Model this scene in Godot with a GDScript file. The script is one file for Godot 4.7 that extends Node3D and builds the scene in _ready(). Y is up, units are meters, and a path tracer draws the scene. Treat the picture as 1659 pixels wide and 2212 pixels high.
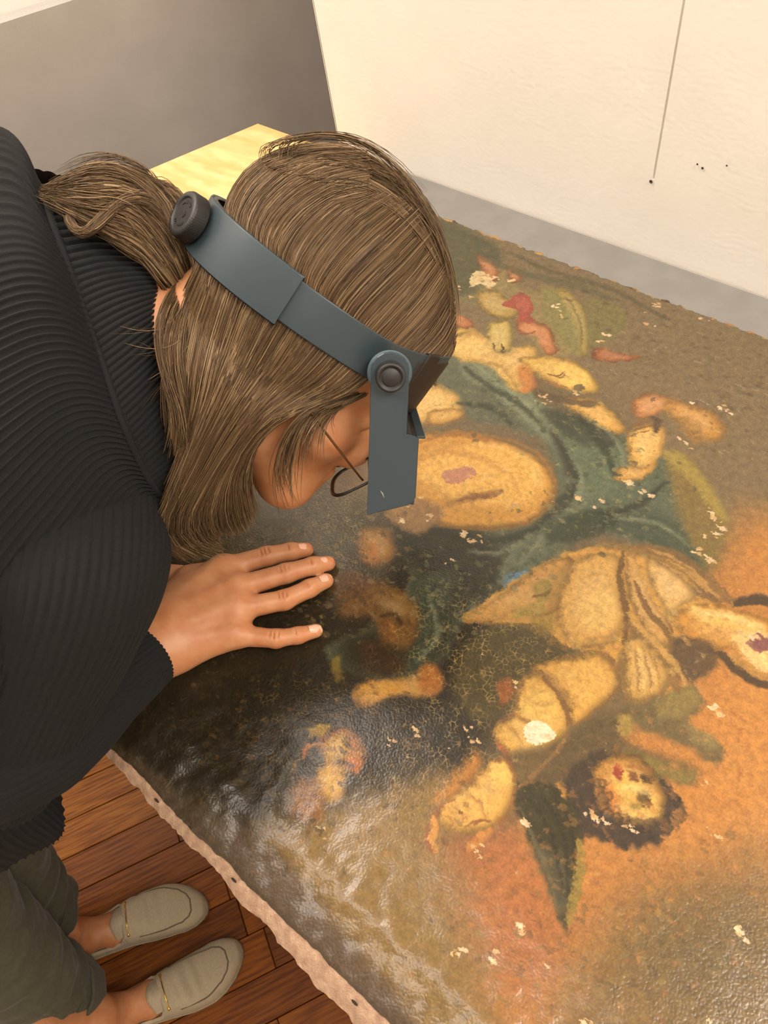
extends Node3D

# The table lies on two axes: U runs along its back edge, V from its front edge to the white wall.
const U := Vector3(.7709, 0, .6369)
const V := Vector3(.6369, 0, -.7709)
const TOP := .82
var rng := RandomNumberGenerator.new()
var used := {}


class Mesher:
	var v := PackedVector3Array()
	var n := PackedVector3Array()
	var uv := PackedVector2Array()
	var col := PackedColorArray()
	var ix := PackedInt32Array()

	func vert(p: Vector3, t := Vector2.ZERO, c := Color.WHITE) -> int:
		v.append(p)
		uv.append(t)
		col.append(c)
		return v.size() - 1

	func tri(a: int, b: int, c: int) -> void:
		ix.append(a)
		ix.append(b)
		ix.append(c)

	func quad(a: int, b: int, c: int, d: int) -> void:
		tri(a, b, c)
		tri(a, c, d)

	# a face with corners of its own, so that its edges stay sharp
	func face(ps: Array, ts: Array = []) -> void:
		var at := v.size()
		for i in ps.size():
			vert(ps[i], ts[i] if ts.size() else Vector2(ps[i].x, ps[i].z))
		for i in range(1, ps.size() - 1):
			tri(at, at + i, at + i + 1)

	# rows of nu points; wrap closes each row into a ring
	func grid(p: PackedVector3Array, nu: int, nv: int, wrap := false, su := 1.0, sv := 1.0) -> int:
		var at := v.size()
		for j in nv:
			for i in nu:
				vert(p[j * nu + i], Vector2(su * i / (nu - 1.0), sv * j / (nv - 1.0)))
		for j in nv - 1:
			for i in (nu if wrap else nu - 1):
				var k := (i + 1) % nu
				quad(at + j * nu + i, at + (j + 1) * nu + i, at + (j + 1) * nu + k, at + j * nu + k)
		return at

	func cap(at: int, count: int, flip := false) -> void:
		var m := Vector3.ZERO
		for i in count:
			m += v[at + i]
		var c := vert(m / count)
		for i in count:
			var k := (i + 1) % count
			if flip:
				tri(c, at + k, at + i)
			else:
				tri(c, at + i, at + k)

	func tube(path: PackedVector3Array, radii: PackedFloat32Array, sides := 10, caps := true, flat := 1.0, flat_dir := Vector3.UP, c := Color.WHITE) -> void:
		var at := v.size()
		var nn := path.size()
		var t0 := (path[1] - path[0]).normalized()
		var a := flat_dir - t0 * flat_dir.dot(t0)
		a = (a if a.length() > .01 else t0.cross(Vector3(.3, .2, .9))).normalized()
		for j in nn:
			var t := (path[mini(j + 1, nn - 1)] - path[maxi(j - 1, 0)]).normalized()
			a = (a - t * a.dot(t)).normalized()
			var b := t.cross(a)
			for i in sides:
				var w := TAU * i / sides
				vert(path[j] + (a * cos(w) * flat + b * sin(w)) * radii[j], Vector2(float(i) / sides, j * .05), c)
		for j in nn - 1:
			for i in sides:
				var k := (i + 1) % sides
				quad(at + j * sides + i, at + (j + 1) * sides + i, at + (j + 1) * sides + k, at + j * sides + k)
		if caps:
			cap(at, sides)
			cap(at + (nn - 1) * sides, sides, true)

	# a box with chamfered edges, in the frame of b (its columns are the box's axes), uv in metres
	func box(o: Vector3, half: Vector3, b := Basis.IDENTITY, ch := .002, off := Vector2.ZERO) -> void:
		ch = minf(ch, minf(half.x, minf(half.y, half.z)) * .6)
		var q := func(s: Vector3, keep: int) -> Vector3:
			var l := Vector3.ZERO
			for k in 3:
				l[k] = s[k] * (half[k] - (0.0 if k == keep else ch))
			return o + b * l
		for k in 3:
			var e := (k + 1) % 3
			var f := (k + 2) % 3
			for s in [-1.0, 1.0]:
				var ps := []
				var ts := []
				for m in [[-1.0, -1.0], [1.0, -1.0], [1.0, 1.0], [-1.0, 1.0]]:
					var c := Vector3.ZERO
					c[k] = s
					c[e] = m[0]
					c[f] = m[1]
					ps.append(q.call(c, k))
					var l: Vector3 = c * half
					ts.append((Vector2(l.x, l.z) if k == 1 else (Vector2(l.x, l.y) if k == 2 else Vector2(l.z, l.y))) + off)
				if s < 0:
					ps.reverse()
					ts.reverse()
				face(ps, ts)
		for k in 3:
			var e := (k + 1) % 3
			var f := (k + 2) % 3
			for s in [-1.0, 1.0]:
				for r in [-1.0, 1.0]:
					var c := Vector3.ZERO
					c[e] = s
					c[f] = r
					var lo := c
					var hi := c
					lo[k] = -1
					hi[k] = 1
					var ps := [q.call(lo, e), q.call(hi, e), q.call(hi, f), q.call(lo, f)]
					if s * r < 0:
						ps.reverse()
					face(ps)
		for s in [-1.0, 1.0]:
			for r in [-1.0, 1.0]:
				for w in [-1.0, 1.0]:
					var c := Vector3(s, r, w)
					var ps := [q.call(c, 0), q.call(c, 1), q.call(c, 2)]
					if s * r * w < 0:
						ps.reverse()
					face(ps)

	func lathe(profile: Array, x: Transform3D, sides := 32, flute := 0.0, fluted := []) -> void:
		var at := v.size()
		for j in profile.size():
			for i in sides:
				var w := TAU * i / sides
				var r: float = profile[j].x
				if j in fluted and i % 2 == 1:
					r -= flute
				vert(x * Vector3(r * cos(w), profile[j].y, r * sin(w)), Vector2(float(i) / sides, j * .1))
		for j in profile.size() - 1:
			for i in sides:
				var k := (i + 1) % sides
				quad(at + j * sides + i, at + (j + 1) * sides + i, at + (j + 1) * sides + k, at + j * sides + k)

	func add(o: Mesher, x := Transform3D.IDENTITY) -> void:
		var at := v.size()
		v.append_array(x * o.v)
		uv.append_array(o.uv)
		col.append_array(o.col)
		for i in o.ix:
			ix.append(i + at)

	func done(colours := false, given := false) -> ArrayMesh:
		var vol := 0.0
		if not given:
			n.resize(v.size())
			n.fill(Vector3.ZERO)
			for k in range(0, ix.size(), 3):
				var a := v[ix[k]]
				var f := (v[ix[k + 2]] - a).cross(v[ix[k + 1]] - a)
				vol += f.dot(a - v[0])
				n[ix[k]] += f
				n[ix[k + 1]] += f
				n[ix[k + 2]] += f
			var sg := -1.0 if vol < 0 else 1.0
			for k in n.size():
				n[k] = (n[k] * sg).normalized() if n[k].length_squared() > 1e-30 else Vector3.UP
			if sg < 0:
				for k in range(0, ix.size(), 3):
					var w := ix[k + 1]
					ix[k + 1] = ix[k + 2]
					ix[k + 2] = w
		var arr := []
		arr.resize(Mesh.ARRAY_MAX)
		arr[Mesh.ARRAY_VERTEX] = v
		arr[Mesh.ARRAY_NORMAL] = n
		arr[Mesh.ARRAY_TEX_UV] = uv
		if colours:
			arr[Mesh.ARRAY_COLOR] = col
		arr[Mesh.ARRAY_INDEX] = ix
		var m := ArrayMesh.new()
		m.add_surface_from_arrays(Mesh.PRIMITIVE_TRIANGLES, arr)
		return m


func numbered(called: String) -> String:
	used[called] = used.get(called, -1) + 1
	return called if used[called] == 0 else "%s_%03d" % [called, used[called]]


func put(called: String, m: Mesh, mat: Material, parent: Node = self) -> MeshInstance3D:
	var o := MeshInstance3D.new()
	o.name = numbered(called) if parent == self else called
	o.mesh = m
	o.material_override = mat
	parent.add_child(o, true)
	return o


func thing(called: String, label: String, category: String, x := Transform3D.IDENTITY, group := "") -> Node3D:
	var o := Node3D.new()
	o.name = numbered(called)
	add_child(o)
	o.transform = x
	tag(o, label, category, group)
	return o


func tag(o: Node, label: String, category := "", group := "") -> void:
	o.set_meta("label", label)
	if category:
		o.set_meta("category", category)
	if group:
		o.set_meta("group", group)


func struct(called: String, m: Mesh, mat: Material, label := "") -> MeshInstance3D:
	var o := put(called, m, mat)
	o.set_meta("kind", "structure")
	if label:
		o.set_meta("label", label)
	return o


func paint(hex: String, rough := .6, metal := 0.0) -> StandardMaterial3D:
	var m := StandardMaterial3D.new()
	m.albedo_color = Color(hex)
	m.roughness = rough
	m.metallic = metal
	m.cull_mode = BaseMaterial3D.CULL_DISABLED
	return m


func spline(c: PackedVector3Array, count: int, closed := false) -> PackedVector3Array:
	var r := PackedVector3Array()
	var k := c.size()
	for i in count:
		var s := float(i) * (k if closed else k - 1) / (count if closed else count - 1)
		var a := mini(int(s), k - 1 if closed else k - 2)
		var f := s - a
		if closed:
			r.append(c[a].cubic_interpolate(c[(a + 1) % k], c[(a + k - 1) % k], c[(a + 2) % k], f))
		else:
			r.append(c[a].cubic_interpolate(c[a + 1], c[maxi(a - 1, 0)], c[mini(a + 2, k - 1)], f))
	return r


# rings of control points, blown up to a smooth sheet of nu by nv points
func loft(rings: Array, nu: int, nv: int, closed := true) -> PackedVector3Array:
	var fine := []
	for r in rings:
		fine.append(spline(r, nu, closed))
	var out := PackedVector3Array()
	out.resize(nu * nv)
	for i in nu:
		var along := PackedVector3Array()
		for r in fine:
			along.append(r[i])
		var s := spline(along, nv)
		for j in nv:
			out[j * nu + i] = s[j]
	return out


# pushes each point of a sheet along its normal by what by(i, j) says
func emboss(p: PackedVector3Array, nu: int, nv: int, closed: bool, by: Callable) -> PackedVector3Array:
	var out := p.duplicate()
	for j in nv:
		for i in nu:
			var l := (i + nu - 1) % nu if closed else maxi(i - 1, 0)
			var r := (i + 1) % nu if closed else mini(i + 1, nu - 1)
			var du := p[j * nu + r] - p[j * nu + l]
			var dv := p[mini(j + 1, nv - 1) * nu + i] - p[maxi(j - 1, 0) * nu + i]
			var nn := du.cross(dv).normalized()
			out[j * nu + i] = p[j * nu + i] + nn * by.call(i, j)
	return out


# Bodies: a field of tapered capsules and ellipsoids joined by a smooth minimum, meshed as surface nets.
func cap_(a: Vector3, b: Vector3, ra: float, rb: float, k := .01) -> Dictionary:
	return {"a": a, "b": b, "ra": ra, "rb": rb, "k": k}


func egg(c: Vector3, r: Vector3, k := .01, b := Basis.IDENTITY, cut := false) -> Dictionary:
	return {"c": c, "r": r, "k": k, "i": b.inverse(), "cut": cut}


func nets(prims: Array, cell: float, lo: Vector3, hi: Vector3, out: Mesher, x := Transform3D.IDENTITY) -> void:
	var nx := int((hi.x - lo.x) / cell) + 2
	var ny := int((hi.y - lo.y) / cell) + 2
	var nz := int((hi.z - lo.z) / cell) + 2
	var f := PackedFloat32Array()
	f.resize(nx * ny * nz)
	f.fill(1.0)
	for p in prims:
		var k: float = p.k
		var mn: Vector3
		var mx: Vector3
		var capsule: bool = p.has("a")
		var a := Vector3.ZERO
		var ab := Vector3.ZERO
		var ra := 0.0
		var rb := 0.0
		var inv := 0.0
		var r := Vector3.ONE
		var bi := Basis.IDENTITY
		if capsule:
			a = p.a
			ab = p.b - a
			ra = p.ra
			rb = p.rb
			inv = 1.0 / maxf(ab.length_squared(), 1e-9)
			var e := Vector3.ONE * (maxf(ra, rb) + k + 2 * cell)
			mn = a.min(p.b) - e
			mx = a.max(p.b) + e
		else:
			a = p.c
			r = p.r
			bi = p.i
			var e := Vector3.ONE * (maxf(r.x, maxf(r.y, r.z)) + k + 2 * cell)
			mn = a - e
			mx = a + e
		var cut: bool = not capsule and p.cut
		var x0 := maxi(0, int((mn.x - lo.x) / cell))
		var x1 := mini(nx - 1, int((mx.x - lo.x) / cell) + 1)
		var y0 := maxi(0, int((mn.y - lo.y) / cell))
		var y1 := mini(ny - 1, int((mx.y - lo.y) / cell) + 1)
		var z0 := maxi(0, int((mn.z - lo.z) / cell))
		var z1 := mini(nz - 1, int((mx.z - lo.z) / cell) + 1)
		for zi in range(z0, z1 + 1):
			for yi in range(y0, y1 + 1):
				var base := (zi * ny + yi) * nx
				for xi in range(x0, x1 + 1):
					var q := lo + Vector3(xi, yi, zi) * cell - a
					var d: float
					if capsule:
						var t := clampf(q.dot(ab) * inv, 0.0, 1.0)
						d = (q - ab * t).length() - lerpf(ra, rb, t)
					else:
						q = bi * q
						var k0 := (q / r).length()
						var k1 := (q / (r * r)).length()
						d = k0 * (k0 - 1.0) / maxf(k1, 1e-6)
					var g := f[base + xi]
					if cut:
						d = -d
						var h := maxf(k - absf(g - d), 0.0) / k
						f[base + xi] = maxf(g, d) + h * h * k * .25
					else:
						var h := maxf(k - absf(g - d), 0.0) / k
						f[base + xi] = minf(g, d) - h * h * k * .25
	var at := PackedInt32Array()
	at.resize(nx * ny * nz)
	at.fill(-1)
	var off := [0, 1, nx, nx + 1, nx * ny, nx * ny + 1, nx * ny + nx, nx * ny + nx + 1]
	var edges := [[0, 1], [2, 3], [4, 5], [6, 7], [0, 2], [1, 3], [4, 6], [5, 7], [0, 4], [1, 5], [2, 6], [3, 7]]
	var corner := [Vector3(0, 0, 0), Vector3(1, 0, 0), Vector3(0, 1, 0), Vector3(1, 1, 0), Vector3(0, 0, 1), Vector3(1, 0, 1), Vector3(0, 1, 1), Vector3(1, 1, 1)]
	var sl := nx * ny
	for zi in nz - 1:
		for yi in ny - 1:
			for xi in nx - 1:
				var b := (zi * ny + yi) * nx + xi
				var f0 := f[b]
				if f0 > .9 or absf(f0) > 3.0 * cell:
					continue
				var s := f0 < 0
				if (f[b + 1] < 0) == s and (f[b + nx] < 0) == s and (f[b + nx + 1] < 0) == s and (f[b + sl] < 0) == s and (f[b + sl + 1] < 0) == s and (f[b + sl + nx] < 0) == s and (f[b + sl + nx + 1] < 0) == s:
					continue
				var m := Vector3.ZERO
				var c := 0
				for e in edges:
					var d0 := f[b + off[e[0]]]
					var d1 := f[b + off[e[1]]]
					if (d0 < 0) != (d1 < 0):
						m += corner[e[0]].lerp(corner[e[1]], d0 / (d0 - d1))
						c += 1
				var q: Vector3 = lo + (Vector3(xi, yi, zi) + m / c) * cell
				at[b] = out.vert(x * q, Vector2(q.x, q.z))
	for zi in range(1, nz - 1):
		for yi in range(1, ny - 1):
			for xi in range(1, nx - 1):
				var b := (zi * ny + yi) * nx + xi
				var f0 := f[b]
				if absf(f0) > 3.0 * cell:
					continue
				var s := f0 < 0
				for ax in 3:
					var st: int = [1, nx, sl][ax]
					if (f[b + st] < 0) == s:
						continue
					var p: int = [nx, sl, 1][ax]
					var w: int = [sl, 1, nx][ax]
					var i0 := at[b]
					var i1 := at[b - p]
					var i2 := at[b - p - w]
					var i3 := at[b - w]
					if i0 < 0 or i1 < 0 or i2 < 0 or i3 < 0:
						continue
					if s:
						out.quad(i0, i1, i2, i3)
					else:
						out.quad(i0, i3, i2, i1)


func noise(seed_: int, freq: float, kind := FastNoiseLite.TYPE_SIMPLEX_SMOOTH, octaves := 4) -> FastNoiseLite:
	var z := FastNoiseLite.new()
	z.seed = seed_
	z.noise_type = kind
	z.frequency = freq
	z.fractal_octaves = octaves
	z.fractal_type = FastNoiseLite.FRACTAL_FBM if octaves > 1 else FastNoiseLite.FRACTAL_NONE
	return z


func noise_tex(z: FastNoiseLite, size: int, a: Color, b: Color, bias := 0.0, c := Color.BLACK) -> NoiseTexture2D:
	var t := NoiseTexture2D.new()
	t.width = size
	t.height = size
	t.seamless = true
	t.noise = z
	var g := Gradient.new()
	g.set_color(0, a)
	g.set_color(1, b)
	g.set_offset(0, .2 + bias)
	g.set_offset(1, .8 + bias)
	if c != Color.BLACK:
		g.add_point(.5 + bias, c)
	t.color_ramp = g
	return t


# colour and relief that lie on a thing by its own place in the world
func mottled(hex_a: String, hex_b: String, rough: float, size: float, freq := .02, relief := 0.0, relief_freq := .1, seed_ := 3) -> StandardMaterial3D:
	var m := paint("ffffff", rough)
	m.albedo_texture = noise_tex(noise(seed_, freq), 256, Color(hex_a), Color(hex_b))
	m.uv1_triplanar = true
	m.uv1_world_triplanar = true
	m.uv1_scale = Vector3.ONE / size
	if relief > 0:
		m.heightmap_enabled = true
		m.heightmap_scale = relief
		m.heightmap_texture = noise_tex(noise(seed_ + 1, relief_freq), 256, Color.BLACK, Color.WHITE)
	return m


func _ready() -> void:
	rng.seed = 7
	make_camera_and_light()
	make_room()
	make_table()
	make_painting()
	make_person()
	make_headset()
	make_glasses()


func make_camera_and_light() -> void:
	var cam := Camera3D.new()
	cam.name = "camera"
	cam.fov = 67.33
	cam.near = .02
	add_child(cam)
	cam.transform = Transform3D(Basis(Vector3(.991820, -.127644, 0), Vector3(.0726596, .5645794, -.8221744), Vector3(.1049457, .8154490, .5692357)), Vector3(0, 1.52, 0))
	cam.current = true
	var e := Environment.new()
	e.background_mode = Environment.BG_COLOR
	e.background_color = Color("b8b4ac")
	e.tonemap_mode = Environment.TONE_MAPPER_LINEAR
	e.tonemap_exposure = 1.12
	e.sdfgi_enabled = true
	e.ssao_enabled = true
	e.ssil_enabled = true
	var w := WorldEnvironment.new()
	w.name = "world_environment"
	w.environment = e
	add_child(w)
	var room := Basis(Vector3(.9135, 0, -.4067), Vector3.UP, Vector3(.4067, 0, .9135))
	ceiling_light(Vector3(1.2, 2.66, .30), room, Vector2(1.2, .6), 5.4, "recessed ceiling light panel by the right end of the white wall")
	ceiling_light(Vector3(.15, 2.66, 1.35), room, Vector2(1.2, .6), .6, "recessed ceiling light panel in front of the table")
	ceiling_light(Vector3(-.46, 2.66, .13), Basis(U, Vector3.UP, -V), Vector2(1.1, .24), 1.05, "narrow ceiling light strip above the person")
	ceiling_light(Vector3(-1.05, 2.66, -.90), room, Vector2(1.2, .6), 3.5, "recessed ceiling light panel near the grey panelling")


func ceiling_light(at: Vector3, b: Basis, size: Vector2, energy: float, label: String) -> void:
	var t := thing("ceiling_light", label, "ceiling light", Transform3D(b, at), "ceiling light panels")
	var m := Mesher.new()
	for s in [-1.0, 1.0]:
		m.box(Vector3(0, .01, s * (size.y * .5 + .012)), Vector3(size.x * .5 + .025, .025, .012))
		m.box(Vector3(s * (size.x * .5 + .012), .01, 0), Vector3(.012, .025, size.y * .5))
	m.box(Vector3(0, .03, 0), Vector3(size.x * .5, .006, size.y * .5))
	put("frame", m.done(), paint("e8e6e0", .4, 0.0), t)
	var d := Mesher.new()
	d.box(Vector3(0, .0, 0), Vector3(size.x * .5 - .002, .004, size.y * .5 - .002))
	var g := paint("f6efe2", .5)
	g.emission_enabled = true
	g.emission = Color("fff8f0")
	g.emission_energy_multiplier = 1.6
	put("diffuser", d.done(), g, t)
	var l := AreaLight3D.new()
	l.name = "lamp"
	l.area_size = size - Vector2(.02, .02)
	l.light_color = Color("fff4e8")
	l.light_energy = energy
	l.shadow_enabled = true
	l.area_range = 8
	l.area_attenuation = 2
	t.add_child(l)
	l.position = Vector3(0, -.012, 0)
	l.rotation_degrees.x = -90


func slab(m: Mesher, a: Vector2, b: Vector2, y0: float, y1: float, thick: float, ch := .003) -> void:
	# a wall from a to b (x, z); thickness goes to the left of the way from a to b
	var d := (b - a).normalized()
	var n := Vector2(d.y, -d.x)
	var c := (a + b) * .5 + n * thick * .5
	m.box(Vector3(c.x, (y0 + y1) * .5, c.y), Vector3(a.distance_to(b) * .5, (y1 - y0) * .5, thick * .5), Basis(Vector3(d.x, 0, d.y), Vector3.UP, Vector3(-d.y, 0, d.x)), ch)


func uv2(u: float, v: float) -> Vector2:
	return Vector2(U.x * u + V.x * v, U.z * u + V.z * v)


func at(u: float, v: float, y: float) -> Vector3:
	return U * u + V * v + Vector3.UP * y


func make_room() -> void:
	var a := Vector2(.9135, -.4067)
	var b := Vector2(-.4067, -.9135)
	var white := mottled("e6e1d8", "ebe6de", .75, .45, .012, .02, .25, 11)
	var grey := mottled("a5a09a", "aba6a0", .6, .3, .01, .008, .3, 21)
	var cream := mottled("e2dccf", "e8e2d6", .8, .6, .01)
	# floor: every board is its own piece
	var m := Mesher.new()
	m.box(Vector3(0, -.07, 0), Vector3(2.75, .05, 2.6), Basis(Vector3(a.x, 0, a.y), Vector3.UP, Vector3(-b.x, 0, -b.y)))
	var fl := struct("floor", m.done(), paint("2a1a0c", .8), "narrow oak strip floor, honey brown with dark joints")
	var woods := []
	for k in 5:
		woods.append(wood_board(k))
	var row := 0
	var w := .0695
	for s in range(-26, 25):
		var off := s * w + .0135
		var p := -2.45 + rng.randf() * .5
		while p < 2.5:
			var l := rng.randf_range(.5, 1.35)
			var q := Mesher.new()
			var c := a * (p + l * .5) + b * off
			q.box(Vector3.ZERO, Vector3(l * .5 - .0006, .009, w * .5 - .0007), Basis.IDENTITY, .0012, Vector2(rng.randf() * 3, rng.randf() * 3))
			var o := put("plank", q.done(), woods[rng.randi() % 5], fl)
			o.transform = Transform3D(Basis(Vector3(a.x, 0, a.y), Vector3.UP, Vector3(-b.x, 0, -b.y)), Vector3(c.x, -.009 - rng.randf() * .0006, c.y))
			p += l
		row += 1
	m = Mesher.new()
	m.box(Vector3(0, 2.73, 0), Vector3(2.75, .05, 2.6), Basis(Vector3(a.x, 0, a.y), Vector3.UP, Vector3(-b.x, 0, -b.y)))
	struct("ceiling", m.done(), paint("eceae4", .85), "plain white ceiling")
	var c0 := -a * 2.5 + b * 1.66
	var c1 := a * 2.5 + b * 1.66
	var c2 := a * 2.5 - b * 2.3
	var c3 := -a * 2.5 - b * 2.3
	m = Mesher.new()
	slab(m, c0, c1, 0, 2.7, .12)
	struct("wall_left", m.done(), white, "white wall above the grey panelling")
	m = Mesher.new()
	slab(m, c0 - b * .03, c1 - b * .03, 0, 1.0, .028, .004)
	struct("trim_1", m.done(), grey, "smooth grey panelling on the lower wall beyond the table")
	m = Mesher.new()
	slab(m, c1, c2, 0, 2.7, .12)
	struct("wall_right", m.done(), cream)
	m = Mesher.new()
	slab(m, c2, c3, 0, 2.7, .12)
	struct("wall_front", m.done(), cream)
	m = Mesher.new()
	slab(m, c3, c0, 0, 2.7, .12)
	struct("wall_side", m.done(), cream)
	# the white wall behind the table, with a slot where two boards meet
	m = Mesher.new()
	var vw := .849
	slab(m, uv2(-.914, vw + .008), uv2(1.75, vw + .008), 0, 2.69, .09)
	slab(m, uv2(-.915, vw), uv2(-.3632, vw), 0, 2.69, .008, .00003)
	slab(m, uv2(-.3602, vw), uv2(1.75, vw), 0, 2.69, .008, .00003)
	slab(m, uv2(-.3633, vw), uv2(-.3601, vw), 0, .931, .007, .00003)
	slab(m, uv2(-.366, vw + .0024), uv2(-.357, vw + .0024), .93, 2.69, .004, .00003)
	m.box(at(-.9145, vw + .05, 1.345), Vector3(.0035, 1.345, .05), Basis(U, Vector3.UP, -V), .003)
	var wb := struct("wall_back", m.done(), white, "white painted board wall behind the table with a vertical seam")
	var pit := paint("4a4136", .9)
	for h in [[-.3105, .9665, .0012], [-.3035, .9635, .0016], [-.2765, .9745, .0011], [-.3635, .928, .0024]]:
		var d := Mesher.new()
		var x := Transform3D(Basis(U, -V, Vector3.UP), at(h[0], vw - .0015, h[1]))
		d.lathe([Vector2(h[2], 0), Vector2(h[2] * .8, .0005), Vector2(h[2] * .3, -.0006), Vector2(.0001, -.0008)], x, 9)
		put("nail_hole", d.done(), pit, wb)


func wood_board(k: int) -> StandardMaterial3D:
	var m := paint(["925614", "8a5012", "7c460e", "985e1a", "72400c"][k], .5)
	m.metallic_specular = .35
	var z := noise(40 + k, .018)
	z.domain_warp_enabled = true
	z.domain_warp_amplitude = 14
	m.albedo_texture = noise_tex(z, 512, Color("b4a698"), Color("ffffff"), 0.0, Color("e2d8cc"))
	m.uv1_scale = Vector3(.9, 14, 1)
	m.heightmap_enabled = true
	m.heightmap_scale = .012
	m.heightmap_texture = m.albedo_texture
	return m


func make_table() -> void:
	var t := thing("worktable", "birch topped worktable standing against the white wall under the old painting", "table")
	var m := Mesher.new()
	var outline := [Vector2(-1.107, .841), Vector2(-1.42, .0), Vector2(-1.40, -.022), Vector2(1.1, -.022), Vector2(1.12, -.002), Vector2(1.12, .841)]
	var top := []
	var low := []
	var rim := []
	for p in outline:
		top.append(at(p.x, p.y, TOP))
	var mid := at(-.2, .4, 0)
	for p in outline:
		var q := at(p.x, p.y, TOP - .0015)
		rim.append(q + (q - mid).normalized() * .0012 * Vector3(1, 0, 1))
		low.append(at(p.x, p.y, TOP - .028))
	var ts := []
	for p in outline:
		ts.append(p)
	m.face(top, ts)
	var n := outline.size()
	for i in n:
		var k := (i + 1) % n
		m.face([top[i], rim[i], rim[k], top[k]])
		m.face([rim[i], low[i], low[k], rim[k]])
	low.reverse()
	m.face(low)
	var birch := paint("e8c68c", .38)
	var z := noise(70, .012)
	z.domain_warp_enabled = true
	z.domain_warp_amplitude = 25
	birch.albedo_texture = noise_tex(z, 512, Color("ecdfca"), Color("ffffff"))
	birch.uv1_scale = Vector3(1.6, 5, 1)
	put("tabletop", m.done(), birch, t)
	var beech := paint("c49a62", .5)
	for p in [[-1.02, .74], [-1.3, .08], [1.0, .06], [1.0, .76]]:
		var l := Mesher.new()
		l.box(at(p[0], p[1], .3965), Vector3(.028, .3965, .028), Basis(U, Vector3.UP, -V), .004)
		put("leg", l.done(), beech, t)
	for p in [[-.01, .74, 1.0], [-.15, .08, 1.1]]:
		var l := Mesher.new()
		l.box(at(p[0], p[1], .745), Vector3(p[2], .045, .011), Basis(U, Vector3.UP, -V), .003)
		put("apron", l.done(), beech, t)
	var s := Mesher.new()
	s.box(at(.05, .7055, TOP + .0012), Vector3(.89, .0011, .1403), Basis(U, Vector3.UP, -V), .0006)
	var g := put("grey_board", s.done(), mottled("75726d", "7b7873", .55, .3, .02, .004, .3, 31))
	tag(g, "thin grey board lying between the top edge of the painting and the white wall", "board")


const U0 := -880.0
const V1 := 785.0
const PW := 2048
const PH := 1418
var px_mm := PW / 1220.0
var picture: Image
var wob := noise(5, .06)


func dab(hex: String, mm: Array, soft := 6.0, alpha := 1.0, wobble := 3.0) -> void:
	var c := PackedVector3Array()
	for k in range(0, mm.size(), 2):
		c.append(Vector3((mm[k] - U0) * px_mm, (V1 - mm[k + 1]) * px_mm, 0))
	var q := spline(c, c.size() * 7, true)
	for k in q.size():
		var p := q[k]
		q[k] = p + Vector3(wob.get_noise_2d(p.x, p.y), wob.get_noise_2d(p.y + 900, p.x), 0) * wobble * px_mm
	fill(q, hex, soft, alpha)


# a body or a fold of cloth in three tones: brown outline, local colour, light
func form(hex: String, mm: Array, soft := 5.0) -> void:
	var c := Vector2.ZERO
	var n := mm.size() / 2
	for k in n:
		c += Vector2(mm[k * 2], mm[k * 2 + 1]) / n
	var inner := []
	var light := []
	var size := 0.0
	for k in n:
		var p := Vector2(mm[k * 2], mm[k * 2 + 1])
		var d := p - c
		size += d.length() / n
		var q := p - d.normalized() * minf(4.5, d.length() * .22)
		var l := c + d * .58 + Vector2(-.04, .06) * d.length()
		inner.append_array([q.x, q.y])
		light.append_array([l.x, l.y])
	var base := Color(hex)
	dab(base.darkened(.34).to_html(false), mm, soft * .9, 1.0)
	dab(hex, inner, soft * 1.5 + 2.0, .95)
	dab(base.lightened(.13).to_html(false), light, clampf(size * .5, 4, 19), .75)


func line(hex: String, width: float, mm: Array, soft := 2.0, alpha := 1.0) -> void:
	var c := PackedVector3Array()
	for k in range(0, mm.size(), 2):
		c.append(Vector3((mm[k] - U0) * px_mm, (V1 - mm[k + 1]) * px_mm, 0))
	var q := spline(c, c.size() * 6)
	var o := PackedVector3Array()
	var back := PackedVector3Array()
	for k in q.size():
		var t := q[mini(k + 1, q.size() - 1)] - q[maxi(k - 1, 0)]
		var s := Vector3(-t.y, t.x, 0).normalized() * width * px_mm * .5 * (.35 + .65 * sin(PI * (k + .6) / (q.size() + .2)))
		o.append(q[k] + s)
		back.append(q[k] - s)
	back.reverse()
	o.append_array(back)
	fill(o, hex, soft, alpha)


func fill(q: PackedVector3Array, hex: String, soft: float, alpha: float) -> void:
	var s := soft * px_mm * (.55 if soft < 20 else .8)
	var pad := int(s * 2) + 2
	var lo := q[0]
	var hi := q[0]
	for p in q:
		lo = lo.min(p)
		hi = hi.max(p)
	var x0 := int(lo.x) - pad
	var y0 := int(lo.y) - pad
	var w := int(hi.x) + pad - x0
	var h := int(hi.y) + pad - y0
	var c := Color(hex)
	var clear := Color(c, 0)
	c.a = alpha
	var img := Image.create_empty(w, h, false, Image.FORMAT_RGBA8)
	img.fill(clear)
	for y in h:
		var yy := y0 + y + .5
		var xs := PackedFloat32Array()
		for k in q.size():
			var a := q[k]
			var b := q[(k + 1) % q.size()]
			if (a.y <= yy) != (b.y <= yy):
				xs.append(a.x + (yy - a.y) / (b.y - a.y) * (b.x - a.x) - x0)
		xs.sort()
		for k in range(0, xs.size() - 1, 2):
			img.fill_rect(Rect2i(int(xs[k]), y, maxi(1, int(xs[k + 1]) - int(xs[k])), 1), c)
	if s > 1.2:
		img.resize(maxi(2, int(w / s)), maxi(2, int(h / s)), Image.INTERPOLATE_LANCZOS)
		img.resize(w, h, Image.INTERPOLATE_CUBIC)
	picture.blend_rect(img, Rect2i(0, 0, w, h), Vector2i(x0, y0))


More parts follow.
